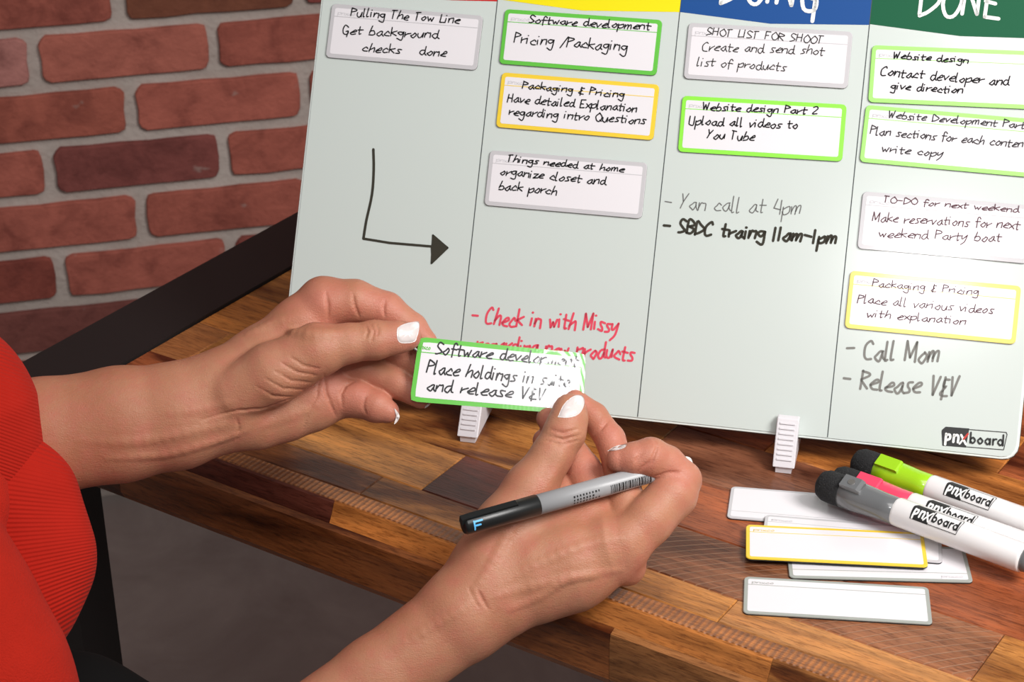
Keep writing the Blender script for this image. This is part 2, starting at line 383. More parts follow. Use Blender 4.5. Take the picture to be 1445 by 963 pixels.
# logo: black slanted box with white letters, then an outlined box with black letters.  x 0..1, y 0..0.30
LOGO = {'p': '02 06 16 15 14 04', 'n': '04 06 16 14', 'x': '06 14|16 04'}
def logo(mp, mph, parent, wscale, nm='logo'):
    """mp(x,y,h)"""
    def poly(pts, h, mat_, name):
        b = MB(); n = 12; vs = []
        for k in range(n + 1):
            y = .30 * k / n; xl = .03 + (-.03) * min(y / .24, 1) if y <= .24 else (y - .24); xr = .385 + .1 * y
            vs += [mp(xl, y, h), mp(xr, y, h)]
        b.add(vs, [(2 * k, 2 * k + 1, 2 * k + 3, 2 * k + 2) for k in range(n)])
        return b.build(name, mat_, parent)
    root = poly([(0.03, 0.0), (0.385, 0.0), (0.415, 0.30), (0.06, 0.30), (0.0, 0.24)], mph, M['logo_black'], nm)
    b = MB()
    def dens(pts):
        o = [np.array(pts[0], float)]
        for p in pts[1:]:
            p = np.array(p, float); n_ = max(1, int(np.hypot(*(p - o[-1])) / .02)); q0 = o[-1]; o += [q0 + (p - q0) * (k + 1) / n_ for k in range(n_)]
        return o
    def st(pts, w, bb=b): ribbon(bb, dens(pts), w, lambda x, y: mp(x, y, mph * 2))
    st([(.07, .02), (.075, .19)], .036); st(catmull([(.075, .17), (.13, .18), (.135, .12), (.085, .09)]), .036)
    st([(.19, .07), (.195, .185)], .036); st(catmull([(.195, .16), (.24, .185), (.262, .15), (.258, .07)]), .036)
    st([(.30, .19), (.38, .05)], .034); st([(.40, .215), (.285, .05)], .028)
    o1 = b.build('logo_lettering', M['white'], parent)
    b2 = MB()
    def s2(pts, w=.027): ribbon(b2, dens(pts), w, lambda x, y: mp(x, y, mph * 2))
    x = .445
    def bowl(x): return catmull([(x, .13), (x + .035, .165), (x + .07, .12), (x + .035, .075), (x, .11)], 5)
    s2([(x, .24), (x, .08)]); s2(bowl(x)); x += .112
    s2(catmull([(x + .035, .165), (x, .12), (x + .035, .075), (x + .07, .12), (x + .035, .165)], 5)); x += .112
    s2(bowl(x)); s2([(x + .07, .165), (x + .07, .075)]); x += .115
    s2([(x, .165), (x, .075)]); s2(catmull([(x, .13), (x + .02, .16), (x + .05, .165)])); x += .075
    s2(bowl(x)); s2([(x + .073, .24), (x + .073, .075)])
    for a, c in (((.41, .285), (.97, .285)), ((.97, .285), (.985, .25)), ((.985, .25), (.95, .012)), ((.95, .012), (.39, .012))):
        s2([np.array(a) + (np.array(c) - np.array(a)) * k / 6 for k in range(7)], .010)
    o2 = b2.build('logo_wordmark', M['logo_black'], parent)
    b3 = MB(); ribbon(b3, dens(((.345, .13), (.40, .215))), .03, lambda x, y: mp(x, y, mph * 2.5))
    return root, b3.build('logo_swoosh', M['logo_red'] if wscale else M['white'], parent)

# ------------------------------------------------------------------ setting: floor, brick wall
WPHI = math.radians(12.25); WS = 0.1165     # wall yaw; metres per fit unit
WP, WL, WBH, WM = 0.599 * WS, 1.789 * WS, 0.4624 * WS * 1.02, 0.068 * 1.789 * WS
wex = np.array([math.cos(WPHI), math.sin(WPHI), 0]); wn = np.array([math.sin(WPHI), -math.cos(WPHI), 0])
wo = np.array([0, 20 * WS, 0]); WZ0 = CAM[2] - 6.389 * WS
def fl(name, x0, y0, x1, y1, z, m_):
    b = MB(); b.prism([(x0, y0, z), (x1, y0, z), (x1, y1, z), (x0, y1, z)], (0, 0, -0.05)); return b.build(name, m_)
tagit(fl('floor', -3.2, -1.6, 3.2, 3.4, 0.0, M['floor']), kind='structure')
wp = Plane(wo, wex, (0, 0, 1))
wroot = slab('wall_back', [(-3.0, 0), (3.0, 0), (3.0, 2.7), (-3.0, 2.7)], Plane(wo - np.array([0, 0, 0]), wex, (0, 0, 1)), -0.12, 0.0, M['mortar'], None)
tagit(wroot, kind='structure')
offs = [-4.798, -3.901, -4.79, -3.907, -4.806]
rng = random.Random(5)
variants = []
for k in range(7):
    L = WL - WM; Hh = WBH; out = rrect(0, -Hh, L, 0, 0.009, 3)
    pts = []
    for i in range(len(out)):
        a = np.array(out[i]); b_ = np.array(out[(i + 1) % len(out)]); d = np.hypot(*(b_ - a)); n = 5 if d > 0.1 else (2 if d > 0.02 else 1)
        for q in range(n): pts.append(a + (b_ - a) * q / n + np.array([rng.uniform(-1, 1), rng.uniform(-1, 1)]) * 0.0013)
    c = np.array([L / 2, -Hh / 2]); n = len(pts)
    v = [(p[0], p[1], -0.004) for p in pts] + [(p[0], p[1], 0.0065) for p in pts] + [(c[0] + (p[0] - c[0]) * .988, c[1] + (p[1] - c[1]) * .95, 0.0085) for p in pts] + [(c[0], c[1], .0088)]
    fs = []
    for kk in (0, n): fs += [(kk + i, kk + (i + 1) % n, kk + n + (i + 1) % n, kk + n + i) for i in range(n)]
    fs += [(2 * n + i, 2 * n + (i + 1) % n, 3 * n) for i in range(n)]
    me = bpy.data.meshes.new('brick'); me.from_pydata(v, [], fs); me.materials.append(M['brick']); me.polygons.foreach_set('use_smooth', [i < 2 * n for i in range(len(fs))]); me.update()
    variants.append(me)
RM = Matrix(((wex[0], 0, wn[0]), (wex[1], 0, wn[1]), (0, 1, 0))).to_4x4()
reds = [(0.40, 0.105, 0.073), (0.44, 0.118, 0.083), (0.37, 0.095, 0.068), (0.41, 0.125, 0.092), (0.33, 0.082, 0.064)]
special = {(0, 0): (0.45, .13, .092), (2, 0): (0.24, 0.062, 0.052), (-1, 0): (0.20, 0.062, 0.032), (-1, 1): (0.27, .058, .048), (1, -1): (.40, .105, .07), (0, -1): (0.47, 0.19, 0.165), (5, -1): (.21, .062, .05), (4, -1): (.29, .065, .045)}
rest = MB()
nb_ = 0
for r in range(-24, 12):
    zt = WZ0 - r * WP
    if zt < WBH * .8 or zt > 2.7: continue
    o0 = offs[r] * WS if 0 <= r < 5 else (-4.80 if r % 2 == 0 else -3.905) * WS
    for c in range(-12, 18):
        u = o0 + c * WL + (rng.uniform(-.003, .003) if not 0 <= r < 5 else 0)
        if u < -3.0 or u + WL > 3.0: continue
        base = wo + wex * u + np.array([0, 0, zt + (rng.uniform(-.0015, .0015) if not 0 <= r < 5 else 0)])
        me = variants[rng.randrange(7)]
        col = special.get((r, c), reds[rng.randrange(5)])
        if -8 <= r <= 10 and -1.6 < u < 0.75:
            o = bpy.data.objects.new('brick', me); COL.objects.link(o)
            o.matrix_world = Matrix.Translation(Vector(base)) @ RM; o.color = (*col, 1)
            mw = o.matrix_world.copy(); o.parent = wroot; o.matrix_parent_inverse = Matrix.Identity(4); nb_ += 1
        else:
            w_ = WL - WM
            p = [base + wn * .009, base + wex * w_ + wn * .009, base + wex * w_ + wn * .009 - np.array([0, 0, WBH]), base + wn * .009 - np.array([0, 0, WBH])]
            rest.prism(p, -wn * .01)
ro = rest.build('brick_courses', M['brick'], wroot); ro['kind'] = 'stuff'; ro.color = (.3, .07, .05, 1)
print('bricks', nb_)

# ------------------------------------------------------------------ table
TA = math.radians(-33.8); tu = np.array([math.cos(TA), math.sin(TA), 0]); tv = np.array([-tu[1], tu[0], 0])
q0 = on_z(450, 698, TZ)
TP = Plane(q0, tu, tv)            # local x along the planks, y towards the back
table = empty('wooden_table', TP.p(0.3, 0.3, -TZ), 'worktable of mixed brown lacquered hardwood planks with black steel end rail and legs', 'table')
TROT = Matrix(((tu[0], tv[0], 0), (tu[1], tv[1], 0), (0, 0, 1))).to_4x4()
def plank(u0, u1, v0, v1, col, m_='wood', name='plank', z0=-0.045, z1=0.0):
    """own origin at its centre, local x along the grain"""
    cu, cv = (u0 + u1) / 2, (v0 + v1) / 2; a, b_ = (u1 - u0) / 2 - .00012, (v1 - v0) / 2 - .00012; e = .0007
    vs = []
    for x, y, z in ((a, b_, z0), (a, b_, z1 - e), (a - e, b_ - e, z1)):
        vs += [(-x, -y, z), (x, -y, z), (x, y, z), (-x, y, z)]
    fs = [(3, 2, 1, 0), (8, 9, 10, 11)] + [(k + i, k + (i + 1) % 4, k + 4 + (i + 1) % 4, k + 4 + i) for k in (0, 4) for i in range(4)]
    o = mesh(name, vs, fs, M[m_])
    o.matrix_world = Matrix.Translation(Vector(TP.p(cu, cv))) @ TROT
    mw = Matrix.Translation(Vector(TP.p(cu, cv))) @ TROT
    o.parent = table; o.matrix_parent_inverse = Matrix.Translation(-Vector(TP.p(0.3, 0.3, -TZ)))
    o.color = (*col, 1); return o
GOLD = (0.50, 0.220, 0.062); TAN = (0.47, 0.22, 0.078); BRN = (0.34, 0.135, 0.048); RED = (0.30, 0.085, 0.033); DRK = (0.12, 0.035, 0.024); ORG = (0.46, 0.175, 0.045)
UL, UR, VB = -0.212, 1.15, 0.66
rows = [(0.0, 0.013), (0.013, 0.037), (0.037, 0.084), (0.084, 0.134), (0.134, 0.186), (0.186, 0.237), (0.237, 0.287)]
vv_ = 0.287
while vv_ < VB - .01: rows.append((vv_, min(vv_ + .05, VB))); vv_ += .05
fixed = {
 0: [(UL, .10, BRN, 'wood_ridge'), (.10, UR, BRN, 'wood_ridge')],
 1: [(UL, .02, BRN, 'wood'), (.02, .26, GOLD, 'wood'), (.26, .62, TAN, 'wood'), (.62, UR, ORG, 'wood')],
 2: [(UL, -.12, RED, 'wood'), (-.12, .048, GOLD, 'wood'), (.048, .13, DRK, 'wood'), (.13, .180, TAN, 'wood'), (.18, .393, (.25, .10, .05), 'wood_arcs'), (.393, .62, GOLD, 'wood'), (.62, UR, BRN, 'wood')],
 3: [(UL, -.182, BRN, 'wood'), (-.182, .10, GOLD, 'wood'), (.10, .175, ORG, 'wood'), (.175, .52, RED, 'wood'), (.52, UR, BRN, 'wood')],
 4: [(UL, -.10, ORG, 'wood'), (-.10, .14, GOLD, 'wood'), (.14, .262, (.20, .08, .045), 'wood'), (.262, .50, RED, 'wood'), (.50, UR, ORG, 'wood')],
 5: [(UL, -.16, GOLD, 'wood'), (-.16, .04, BRN, 'wood'), (.04, .20, RED, 'wood'), (.20, .40, ORG, 'wood'), (.40, UR, RED, 'wood')]}
rng = random.Random(11)
for i, (v0, v1) in enumerate(rows):
    if i in fixed:
        for a, b_, c, m_ in fixed[i]: plank(a, b_, v0, v1, c, m_)
    else:
        a = UL
        while a < UR - .01:
            b_ = min(UR, a + rng.uniform(.14, .34)); b_ = UR if UR - b_ < .06 else b_
            plank(a, b_, v0, v1, rng.choice([GOLD, BRN, RED, ORG, RED, BRN]), 'wood'); a = b_
# front edge: a chamfer strip and a face strip, each of joined lengths
def edge_plank(u0, u1, prof, col, name='edge_plank'):
    cu = (u0 + u1) / 2; a = (u1 - u0) / 2 - .0001; n = len(prof)
    vs = [(-a, y, z) for y, z in prof] + [(a, y, z) for y, z in prof]
    fs = [tuple(range(n)), tuple(range(2 * n - 1, n - 1, -1))] + [(i, n + i, n + (i + 1) % n, (i + 1) % n) for i in range(n)]
    o = mesh(name, vs, fs, M['wood'])
    o.matrix_world = Matrix.Translation(Vector(TP.p(cu, 0))) @ TROT
    o.parent = table; o.matrix_parent_inverse = Matrix.Translation(-Vector(TP.p(0.3, 0.3, -TZ))); o.color = (*col, 1); return o
CH = [(0, -.0003), (-.0012, -.0015), (-.004, -.008), (-.0065, -.0125), (0, -.0125)]
FC = [(0, -.0126), (-.0067, -.0126), (-.0105, -.0142), (-.0115, -.020), (-.0115, -.044), (-.0085, -.0495), (0, -.050)]
for a, b_, c in ((UL, .012, DRK), (.012, .30, ORG), (.30, .62, GOLD), (.62, UR, BRN)): edge_plank(a, b_, CH, c)
for a, b_, c in ((UL, -.155, BRN), (-.155, .208, (.26, .09, .028)), (.208, .47, (.34, .15, .055)), (.47, UR, BRN)): edge_plank(a, b_, FC, c)
rail_o = TP.loc(415, 315)[0] * .5 + TP.loc(30, 505)[0] * .5
b = MB(); b.prism([TP.p(rail_o, -.004, -.06), TP.p(UL - .0006, -.004, -.06), TP.p(UL - .0006, -.004, .002), TP.p(rail_o, -.004, .002)], tv * (VB + .01)); b.build('end_rail', M['steel'], table)
def px_of(p):
    q = np.array(p) - CAM; d = q @ _F; return W_ / 2 + FPX * (q @ _R) / d, H_ / 2 - FPX * (q @ _U) / d
lx = -.30
while px_of(TP.p(lx, .036, -.12))[0] < 148: lx += .001
for (x, y) in ((lx - .034, .002), (.16, VB - .05), (UR - .08, .012), (UR - .08, VB - .05)):
    b = MB(); z = -0.0505
    if x < -.1: z = -.0602
    b.prism([TP.p(x, y, z), TP.p(x + .034, y, z), TP.p(x + .034, y + .034, z), TP.p(x, y + .034, z)], (0, 0, -(TZ + z))); b.build('leg', M['steel'], table)

# ------------------------------------------------------------------ glass board
PSI, LAM = 0.2430947, 0.5207283
bex = np.array([math.cos(PSI), -math.sin(PSI), 0]); bnh = np.array([math.sin(PSI), math.cos(PSI), 0]); bey = np.array([0, 0, 1]) * math.cos(LAM) + bnh * math.sin(LAM)
BP = Plane(CAM + np.array([0.0171216, 1.3491555, -0.1333451]), bex, bey)
BX0, BX1, BY0, BY1 = -0.1040, 0.3550, -0.5448, -0.245
board = empty('glass_board', BP.p(.126, BY0, -.002), 'white glass dry-erase planning board with coloured column headers leaning on two clip feet', 'board')
slab('glass_panel', rrect(BX0, BY0, BX1, BY1, .009), BP, -.0045, -.0006, M['board_edge'], board, .0005)
slab('backing_seam', rrect(BX0 - .0005, BY0 - .0004, BX1 + .0004, BY1 + .0004, .0092), BP, -.0062, -.0046, M['edge_dark'], board)
slab('writing_surface', rrect(BX0 + .0016, BY0 + .0016, BX1 - .0016, BY1 - .0016, .008), BP, -.0006, 0.0, M['board'], board)
for u in (.0121, .1279, .2436):
    b = MB(); b.prism([BP.p(u - .0003, BY0 + .002, 0), BP.p(u + .0003, BY0 + .002, 0), BP.p(u + .0003, BY1 - .002, 0), BP.p(u - .0003, BY1 - .002, 0)], BP.n * .00008); b.build('divider_line', M['hair_line'], board)
hb = [(BX0 + .0018, .0119, (560, -4), (640, 0.5), (702.5, 2), 'red_h'), (.0123, .1277, (703, -1), (822, 15), (958, 17), 'yellow_h'), (.1281, .2434, (960, 17), (1087, 33.5), (1223, 35), 'blue_h'), (.2438, BX1 - .0018, (1226, 34), (1355, 51), (1446, 52.5), 'green_h')]
for u0, u1, a, c, d, k in hb:
    A, C_, D = BP.loc(*a), BP.loc(*c), BP.loc(*d)
    b = MB(); pts = [(u0, A[1]), (C_[0], C_[1]), (u1, D[1]), (u1, BY1 - .002), (u0, BY1 - .002)]
    b.prism([BP.p(x, y, .00002) for x, y in pts], BP.n * .0001); b.build('header_banner', M[k], board)
lines('header_lettering', [('DOING', 1018, 2, 1155, 11, 42)], BP, .0003, M['white'], board, 3, 0.05, 5.5)
lines('header_lettering', [('DONE', 1297, 19, 1410, 25, 40)], BP, .0003, M['white'], board, 4, 0.05, 5.0)
b = MB()
ar = [BP.loc(x, y) for x, y in ((527, 211), (527.5, 240), (525, 275), (517, 312), (513, 337))]
ribbon(b, catmull(ar), 4 * PXM, lambda x, y: BP.p(x, y, .0002)); ribbon(b, [BP.loc(513, 337), BP.loc(550, 343), BP.loc(609, 348)], 3.6 * PXM, lambda x, y: BP.p(x, y, .00022))
b.add([BP.p(*BP.loc(x, y), .00025) for x, y in ((611, 332), (632, 350), (609, 372), (608, 350))], [(0, 3, 2, 1)])
for sgm in (((611, 332), (632, 350)), ((632, 350), (609, 372)), ((609, 372), (611, 332))): ribbon(b, [BP.loc(*sgm[0]), BP.loc(*sgm[1])], 2.6 * PXM, lambda x, y: BP.p(x, y, .00027))
tagit(b.build('drawn_arrow', M['ink_olive'], board), 'dark hand-drawn arrow')
def note(items, m_, seed, lw, lab):
    o = lines('handwriting', items, BP, .0002, M[m_], board, seed, .1, lw); o['label'] = lab
note([('- Check in with Missy', 665, 456, 871, 468, 21), ('regarding new products', 672, 494, 893, 508, 20)], 'ink_red', 21, 3.2, 'red marker note')
note([('- Yan call at 4pm', 937, 294, 1130, 303, 19)], 'ink_grey', 22, 1.5, 'thin grey note')
note([('- SBDC traing 11am-1pm', 935, 327, 1180, 345, 17)], 'ink_olive', 23, 3.6, 'thick black marker note')
note([('- Call Mom', 1193, 505, 1325, 511, 24), ('- Release V&V', 1188, 547, 1350, 560, 24)], 'ink_silver', 24, 3.2, 'grey marker note')
c0, c1, c3 = BP.loc(1327, 629), BP.loc(1421, 636.5), BP.loc(1329, 602)
lx = (c1 - c0); ly = (c3 - c0)
logo(lambda x, y, h: BP.p(*(c0 + lx * x + ly * (y / .30)), h), .0002, board, True)

def clip_foot(pxf, pxt):
    """pxf: pixel of pad front centre on the table, pxt: pixel of the top of the front face"""
    g = on_z(*pxf, TZ); rel = g - BP.o; u = rel @ bex
    f0 = 0.0
    def S(u_, f, z): return BP.o * np.array([1, 1, 0]) + bex * u_ + (-bnh) * f + np.array([0, 0, TZ + z])
    f0 = -(g - BP.o) @ bnh
    tl = BP.loc(pxt[0], pxt[1], .006); tp = BP.p(tl[0], tl[1], .006)
    ft = -(tp - BP.o) @ bnh; zt = tp[2] - TZ
    bb = BP.p(tl[0], BY0, 0); fb = -(bb - BP.o) @ bnh; zb = bb[2] - TZ
    w = .0066
    prof = [(f0 + .0012, .0045), (ft, zt), (ft - .0045, zt), (fb + .0006, zb - .001), (fb - .007, zb - .004), (fb - .011, zb + .012), (fb - .018, zb + .012), (fb - .028, .004)]
    cx = u
    root = MB(); n = len(prof)
    vs = [S(cx - w, f, z) for f, z in prof] + [S(cx + w, f, z) for f, z in prof]
    # connect as strips (profile is concave, so triangulate by fan pairs)
    fs = [(i, n + i, n + (i + 1) % n, (i + 1) % n) for i in range(n)]
    tri = [(0, 1, 2), (0, 2, 3), (0, 3, 4), (0, 4, 7), (4, 5, 6), (4, 6, 7)]
    fs += tri + [tuple(n + i for i in t[::-1]) for t in tri]
    ft_o = mesh('clip_foot', vs, fs, M['plastic'], board)
    bv = ft_o.modifiers.new('bevel', 'BEVEL'); bv.width = .0006; bv.segments = 2
    pd = MB(); pd.prism([S(cx - w * .72, f0, .0003), S(cx + w * .72, f0, .0003), S(cx + w * .72, f0, .0046), S(cx - w * .72, f0, .0046)], bnh * .028)
    pd.build('foot_pad', M['plastic'], ft_o)
    d = np.array([ft - f0 - .0012, zt - .0045]); L = np.hypot(*d); d /= L; nn = np.array([d[1], -d[0]])
    for k in range(8):
        a = .0045 + k * .0031; pts = []
        for q in ((a, 0), (a, .0007), (a + .0008, .0007), (a + .0012, 0)):
            f, z = np.array([f0 + .0012, .0045]) + d * q[0] + nn * q[1]; pts.append(S(cx - w * .68, f, z))
        r = MB(); r.prism(pts, bex * w * 1.36); r.build('grip_ridge', M['plastic'], ft_o)
clip_foot((1105, 668.5), (1112, 591)); clip_foot((660, 625), (668, 547))

# ------------------------------------------------------------------ cards
CW, CHT = 0.100, 0.0347
def card(plane, TL, eX, border, items, name, label, group, ink_='ink', seed=1, lw=1.7, h0=0.0, rule=None, flip=False, bw=.0026, parent=None, cat='card', thick=.0012):
    """TL local position, eX local unit vector of top edge"""
    eX = np.array(eX) / np.hypot(*eX); eY = np.array([-eX[1], eX[0]])
    ex3 = plane.ex * eX[0] + plane.ey * eX[1]; ey3 = plane.ex * eY[0] + plane.ey * eY[1]
    o3 = plane.p(TL[0], TL[1], h0) - ey3 * CHT
    cp = Plane(o3, ex3, ey3)
    root = empty(name, cp.p(CW / 2, CHT / 2, 0), label, cat, group)
    slab('magnetic_backing', rrect(0, 0, CW, CHT, .0028), cp, .0, thick * .55, M['magnet'], root)
    slab('border', rrect(0, 0, CW, CHT, .0028), cp, thick * .55, thick, M[border], root, .0003)
    slab('writing_panel', rrect(bw, bw, CW - bw, CHT - bw, .0012, 4), cp, thick, thick + .00008, M['card_white'], root)
    yr = CHT - bw - .0056 if not flip else bw + .0056
    b = MB(); b.prism([cp.p(bw, yr, thick), cp.p(CW - bw, yr, thick), cp.p(CW - bw, yr + .00045, thick), cp.p(bw, yr + .00045, thick)], cp.n * .00015)
    b.build('header_rule', M[rule or border], root)
    b = MB()
    y0 = CHT - bw - .0042 if not flip else bw + .0015; x0 = bw + .0022 if not flip else CW - bw - .0145
    write(b, 'pnxco', cp, (x0, y0), (x0 + .0115, y0), (.0028), .00032, thick + .0002, 3, 0.1, 0.05); b.build('maker_mark', M[rule or 'print_grey'], root)
    if items:
        o = MB(); hh = thick + .0003
        for k, (txt, x0, y0, x1, y1, cap) in enumerate(items):
            write(o, txt, cp, cp.loc(x0, y0, hh), cp.loc(x1, y1, hh), cap * PXM * (.84 if k == 0 else .95), lw * PXM, hh, seed * 31 + k)
        o.build('handwriting', M[ink_], root)
    return root, cp
def bcard(TL, TR, BL, border, items, label, **kw):
    a = BP.loc(*TL, .0012)
    if TR: d = BP.loc(*TR, .0012) - a
    else: q = a - BP.loc(*BL, .0012); d = np.array([q[1], -q[0]])
    ctr = d / np.hypot(*d)
    return card(BP, a, ctr, border, items, 'task_card', label, 'task cards stuck on the board', h0=.0001, **kw)
bcard((468.6, 5), (683, 22.4), None, 'bd_grey', [('Pulling The Tow Line', 495, 22, 648, 33, 14), ('Get background', 483, 47, 618, 54, 13), ('checks   done', 511, 72, 629, 79.5, 13)], 'grey-bordered card reading Pulling The Tow Line, in the first board column', seed=1)
bcard((712.7, 12.6), (935.6, 28.3), None, 'bd_green', [('Software development', 747, 32, 917, 42, 13), ('Pricing /Packaging', 725, 60, 884, 72, 15)], 'green-bordered card reading Pricing / Packaging under the yellow header', seed=2)
bcard((708.3, 102), (931, 119.5), None, 'bd_yellow', [('Packaging & Pricing', 737, 124, 880, 138, 12), ('Have detailed Explanation', 716, 143.5, 898, 158, 12), ('regarding intro Questions', 718, 162, 910, 175, 12)], 'yellow-bordered card reading Have detailed Explanation in the second column', seed=3)
bcard((691.5, 212), (911.6, 229.8), None, 'bd_grey', [('Things needed at home', 716, 228, 880, 243, 11), ('organize closet and', 706, 246, 854, 261, 12), ('back porch', 704, 267, 785, 275, 13)], 'grey-bordered card reading Things needed at home, lowest in the second column', seed=4)
bcard((971.9, 31.9), (1204, 44.9), None, 'bd_grey', [('SHOT LIST FOR SHOOT', 997, 49, 1161, 61, 12), ('Create and send shot', 991, 71, 1162, 77, 13), ('list of products', 984, 92, 1108, 100, 13)], 'grey-bordered card reading SHOT LIST FOR SHOOT under the blue header', seed=5, ink_='ink_dark', lw=1.3)
bcard((963, 135), (1193.6, 147.5), None, 'bd_lime', [('Website design Part 2', 991, 155, 1153, 161, 12), ('Upload all videos to', 972, 175.5, 1125, 181.5, 12.5), ('You Tube', 998, 195, 1064, 198.5, 12.5)], 'bright green bordered card reading Website design Part 2', seed=6)
bcard((1230.6, 63.6), None, (1224.6, 145), 'bd_pale', [('Website design', 1260, 82, 1366, 89, 10.5), ('Contact developer and', 1243, 106, 1423, 121, 13), ('give direction', 1257, 125.5, 1358, 132, 11)], 'green-bordered card reading Contact developer, topmost in the DONE column', seed=7)
bcard((1222, 148), None, (1213, 225.8), 'bd_pale', [('Website Development Part', 1253, 166, 1446, 181, 11.5), ('Plan sections for each content', 1228, 189, 1450, 209, 12), ('write copy', 1244, 214, 1330, 221, 11)], 'green-bordered card reading Website Development, second down in the DONE column', seed=8, ink_='ink_soft', lw=1.5)
bcard((1217.8, 270), None, (1209.5, 349), 'bd_grey', [('TO-DO for next weekend', 1247, 285.5, 1437, 299.5, 10), ('Make reservations for next', 1231, 312, 1438, 323, 13), ('weekend Party boat', 1240, 334.5, 1412, 341, 12.5)], 'grey-bordered card reading TO-DO for next weekend', seed=9, ink_='ink_plum', lw=1.4)
bcard((1200, 382), (1438, 403.7), None, 'bd_lemon', [('Packaging & Pricing', 1231, 404, 1380, 416.5, 12), ('Place all various videos', 1210, 427, 1401, 443, 12), ('with explanation', 1223, 447, 1362, 458, 11)], 'pale yellow bordered card reading Place all various videos, lowest in the DONE column', seed=10, ink_='ink_plum', lw=1.3)
# cards lying on the table
HP = Plane((0, 0, TZ), (1, 0, 0), (0, 1, 0))
def tcard(TL, TR, border, label, h0=0.0, **kw):
    a = HP.loc(*TL, h0 + .0012); d = HP.loc(*TR, h0 + .0012) - a
    return card(HP, a, d, border, None, 'blank_card', label, 'blank cards on the table', h0=h0 + .00015, thick=.0013, **kw)
tcard((1050.2, 814.3), (1311, 829.5), 'bd_silver', 'blank card with silver-grey border lying alone nearest the table edge', rule='bd_silver', bw=.0022)
tcard((1031.9, 687), (1150, 696.5), 'bd_grey', 'blank pale grey card with its end under the grey marker cap, farthest back', 0, flip=True, bw=.002)
tcard((1079.6, 726.8), (1215, 738), 'bd_grey', 'blank pale grey card mostly under the yellow card and grey marker', .0016, bw=.002)
a = HP.loc(1374, 822.6, .0012); bl = HP.loc(1114, 816, .0012); d = a - bl; d /= np.hypot(*d)
card(HP, bl + np.array([-d[1], d[0]]) * CHT, d, 'bd_silver', None, 'blank_card', 'blank grey-bordered card sticking out to the right from under the yellow card', 'blank cards on the table', h0=.00015, flip=True, bw=.0022, thick=.0013)
tcard((1052.6, 741), (1306, 752.8), 'bd_yellow', 'blank yellow-bordered card on top of the pile on the table', .0032, rule='bd_yellow', bw=.0022)

# ------------------------------------------------------------------ markers
def frame_of(a, b_, up):
    x = (b_ - a) / np.linalg.norm(b_ - a); z = up - x * (up @ x); z /= np.linalg.norm(z); return x, np.cross(z, x), z
def lathe(prof, a, X, Y, Z, n=28, close=True):
    vs = []; fs = []
    for s, r in prof:
        for k in range(n):
            t_ = 2 * math.pi * k / n; vs.append(a + X * s + (Y * math.cos(t_) + Z * math.sin(t_)) * r)
    for i in range(len(prof) - 1):
        for k in range(n): fs.append((i * n + k, (i + 1) * n + k, (i + 1) * n + (k + 1) % n, i * n + (k + 1) % n))
    if close: fs += [tuple(range(n)), tuple(range((len(prof) - 1) * n, len(prof) * n))[::-1]]
    return vs, fs
def marker(p0, p1, h, capm, label, magnet, felt_px=None, lg=0.086):
    a = on_z(*p0, TZ + h); b_ = on_z(*p1, TZ + h); X, Y, Z = frame_of(a, b_, np.array([0, 0, 1.0]))
    root = empty('dry_erase_marker', a + X * .06 - np.array([0, 0, h]), label, 'marker', 'board markers on the table')
    R_ = .0083
    o = mesh('eraser_tip', *lathe([(-.0075, .0005), (-.0072, .0045), (-.0055, .0075), (-.002, .0092), (.003, .0095), (.009, .0093), (.0100, .0085)], a, X, Y, Z), M['felt'], root, True)
    o = mesh('cap', *lathe([(.0085, .0086), (.0088, .0091), (.018, .0091), (.026, .0086), (.036, .0080), (.043, .0079), (.0435, .0074)], a, X, Y, Z), M[capm], root, True)
    o = mesh('barrel', *lathe([(.042, .0070), (.0432, .0079), (.0445, R_), (.120, R_), (.1215, .0080)], a, X, Y, Z), M['barrel'], root, True)
    mesh('end_plug', *lathe([(.1216, .0070), (.1225, .0074), (.126, .0070), (.1268, .006)], a, X, Y, Z), M[capm], root, True)
    # little clip block on the cap
    cdir = (_F * -1) * .55 + np.array([0, 0, .8]); cdir -= X * (cdir @ X); cdir /= np.linalg.norm(cdir); side = np.cross(cdir, X)
    bk = MB()
    q = [(.010, .0088), (.010, .0116), (.0205, .0116), (.0225, .0104), (.0225, .0080)] if magnet else [(.010, .0086), (.010, .0102), (.0235, .0102), (.0245, .0095), (.0245, .0080)]
    bk.prism([a + X * s + cdir * r_ - side * .0042 for s, r_ in q], side * .0084)
    cb_ = bk.build('magnet_block', M[capm], root)
    if magnet:
        cc = a + X * .0158 + cdir * .01165; n = 16
        vs = [cc + cdir * .0003 + (X * math.cos(2 * math.pi * k / n) + side * math.sin(2 * math.pi * k / n)) * .0021 for k in range(n)]
        d_ = MB(); d_.prism(vs, -cdir * .0006); d_.build('magnet', M['metal'], cb_)
    # logo wrapped on the barrel, centred towards the viewer
    def mp(x, y, hh):
        s = .0545 + x * lg * .36; ang = (y - .15) / .30 * .0105 / R_
        dv = lgd * math.cos(ang) + lgs * math.sin(ang)
        return a + X * s + dv * (R_ + hh)
    lgd = (_F * -1) * .62 + np.array([0, 0, .55]); lgd -= X * (lgd @ X); lgd /= np.linalg.norm(lgd)
    lgs = np.cross(X, lgd); lgs = lgs if lgs[2] + lgs[1] > 0 else -lgs
    logo(mp, .00016, root, False)
    return root
marker((1171, 687), (1430, 783), .0162, 'cap_grey', 'white marker with dark grey cap and black foam eraser, nearest of the three', True)
marker((1191, 681), (1445, 772), .0098, 'cap_pink', 'white marker with pink cap, lying between the grey and green ones', False)
marker((1220, 656), (1445, 737), .0098, 'cap_green', 'white marker with lime green cap, farthest of the three', False)

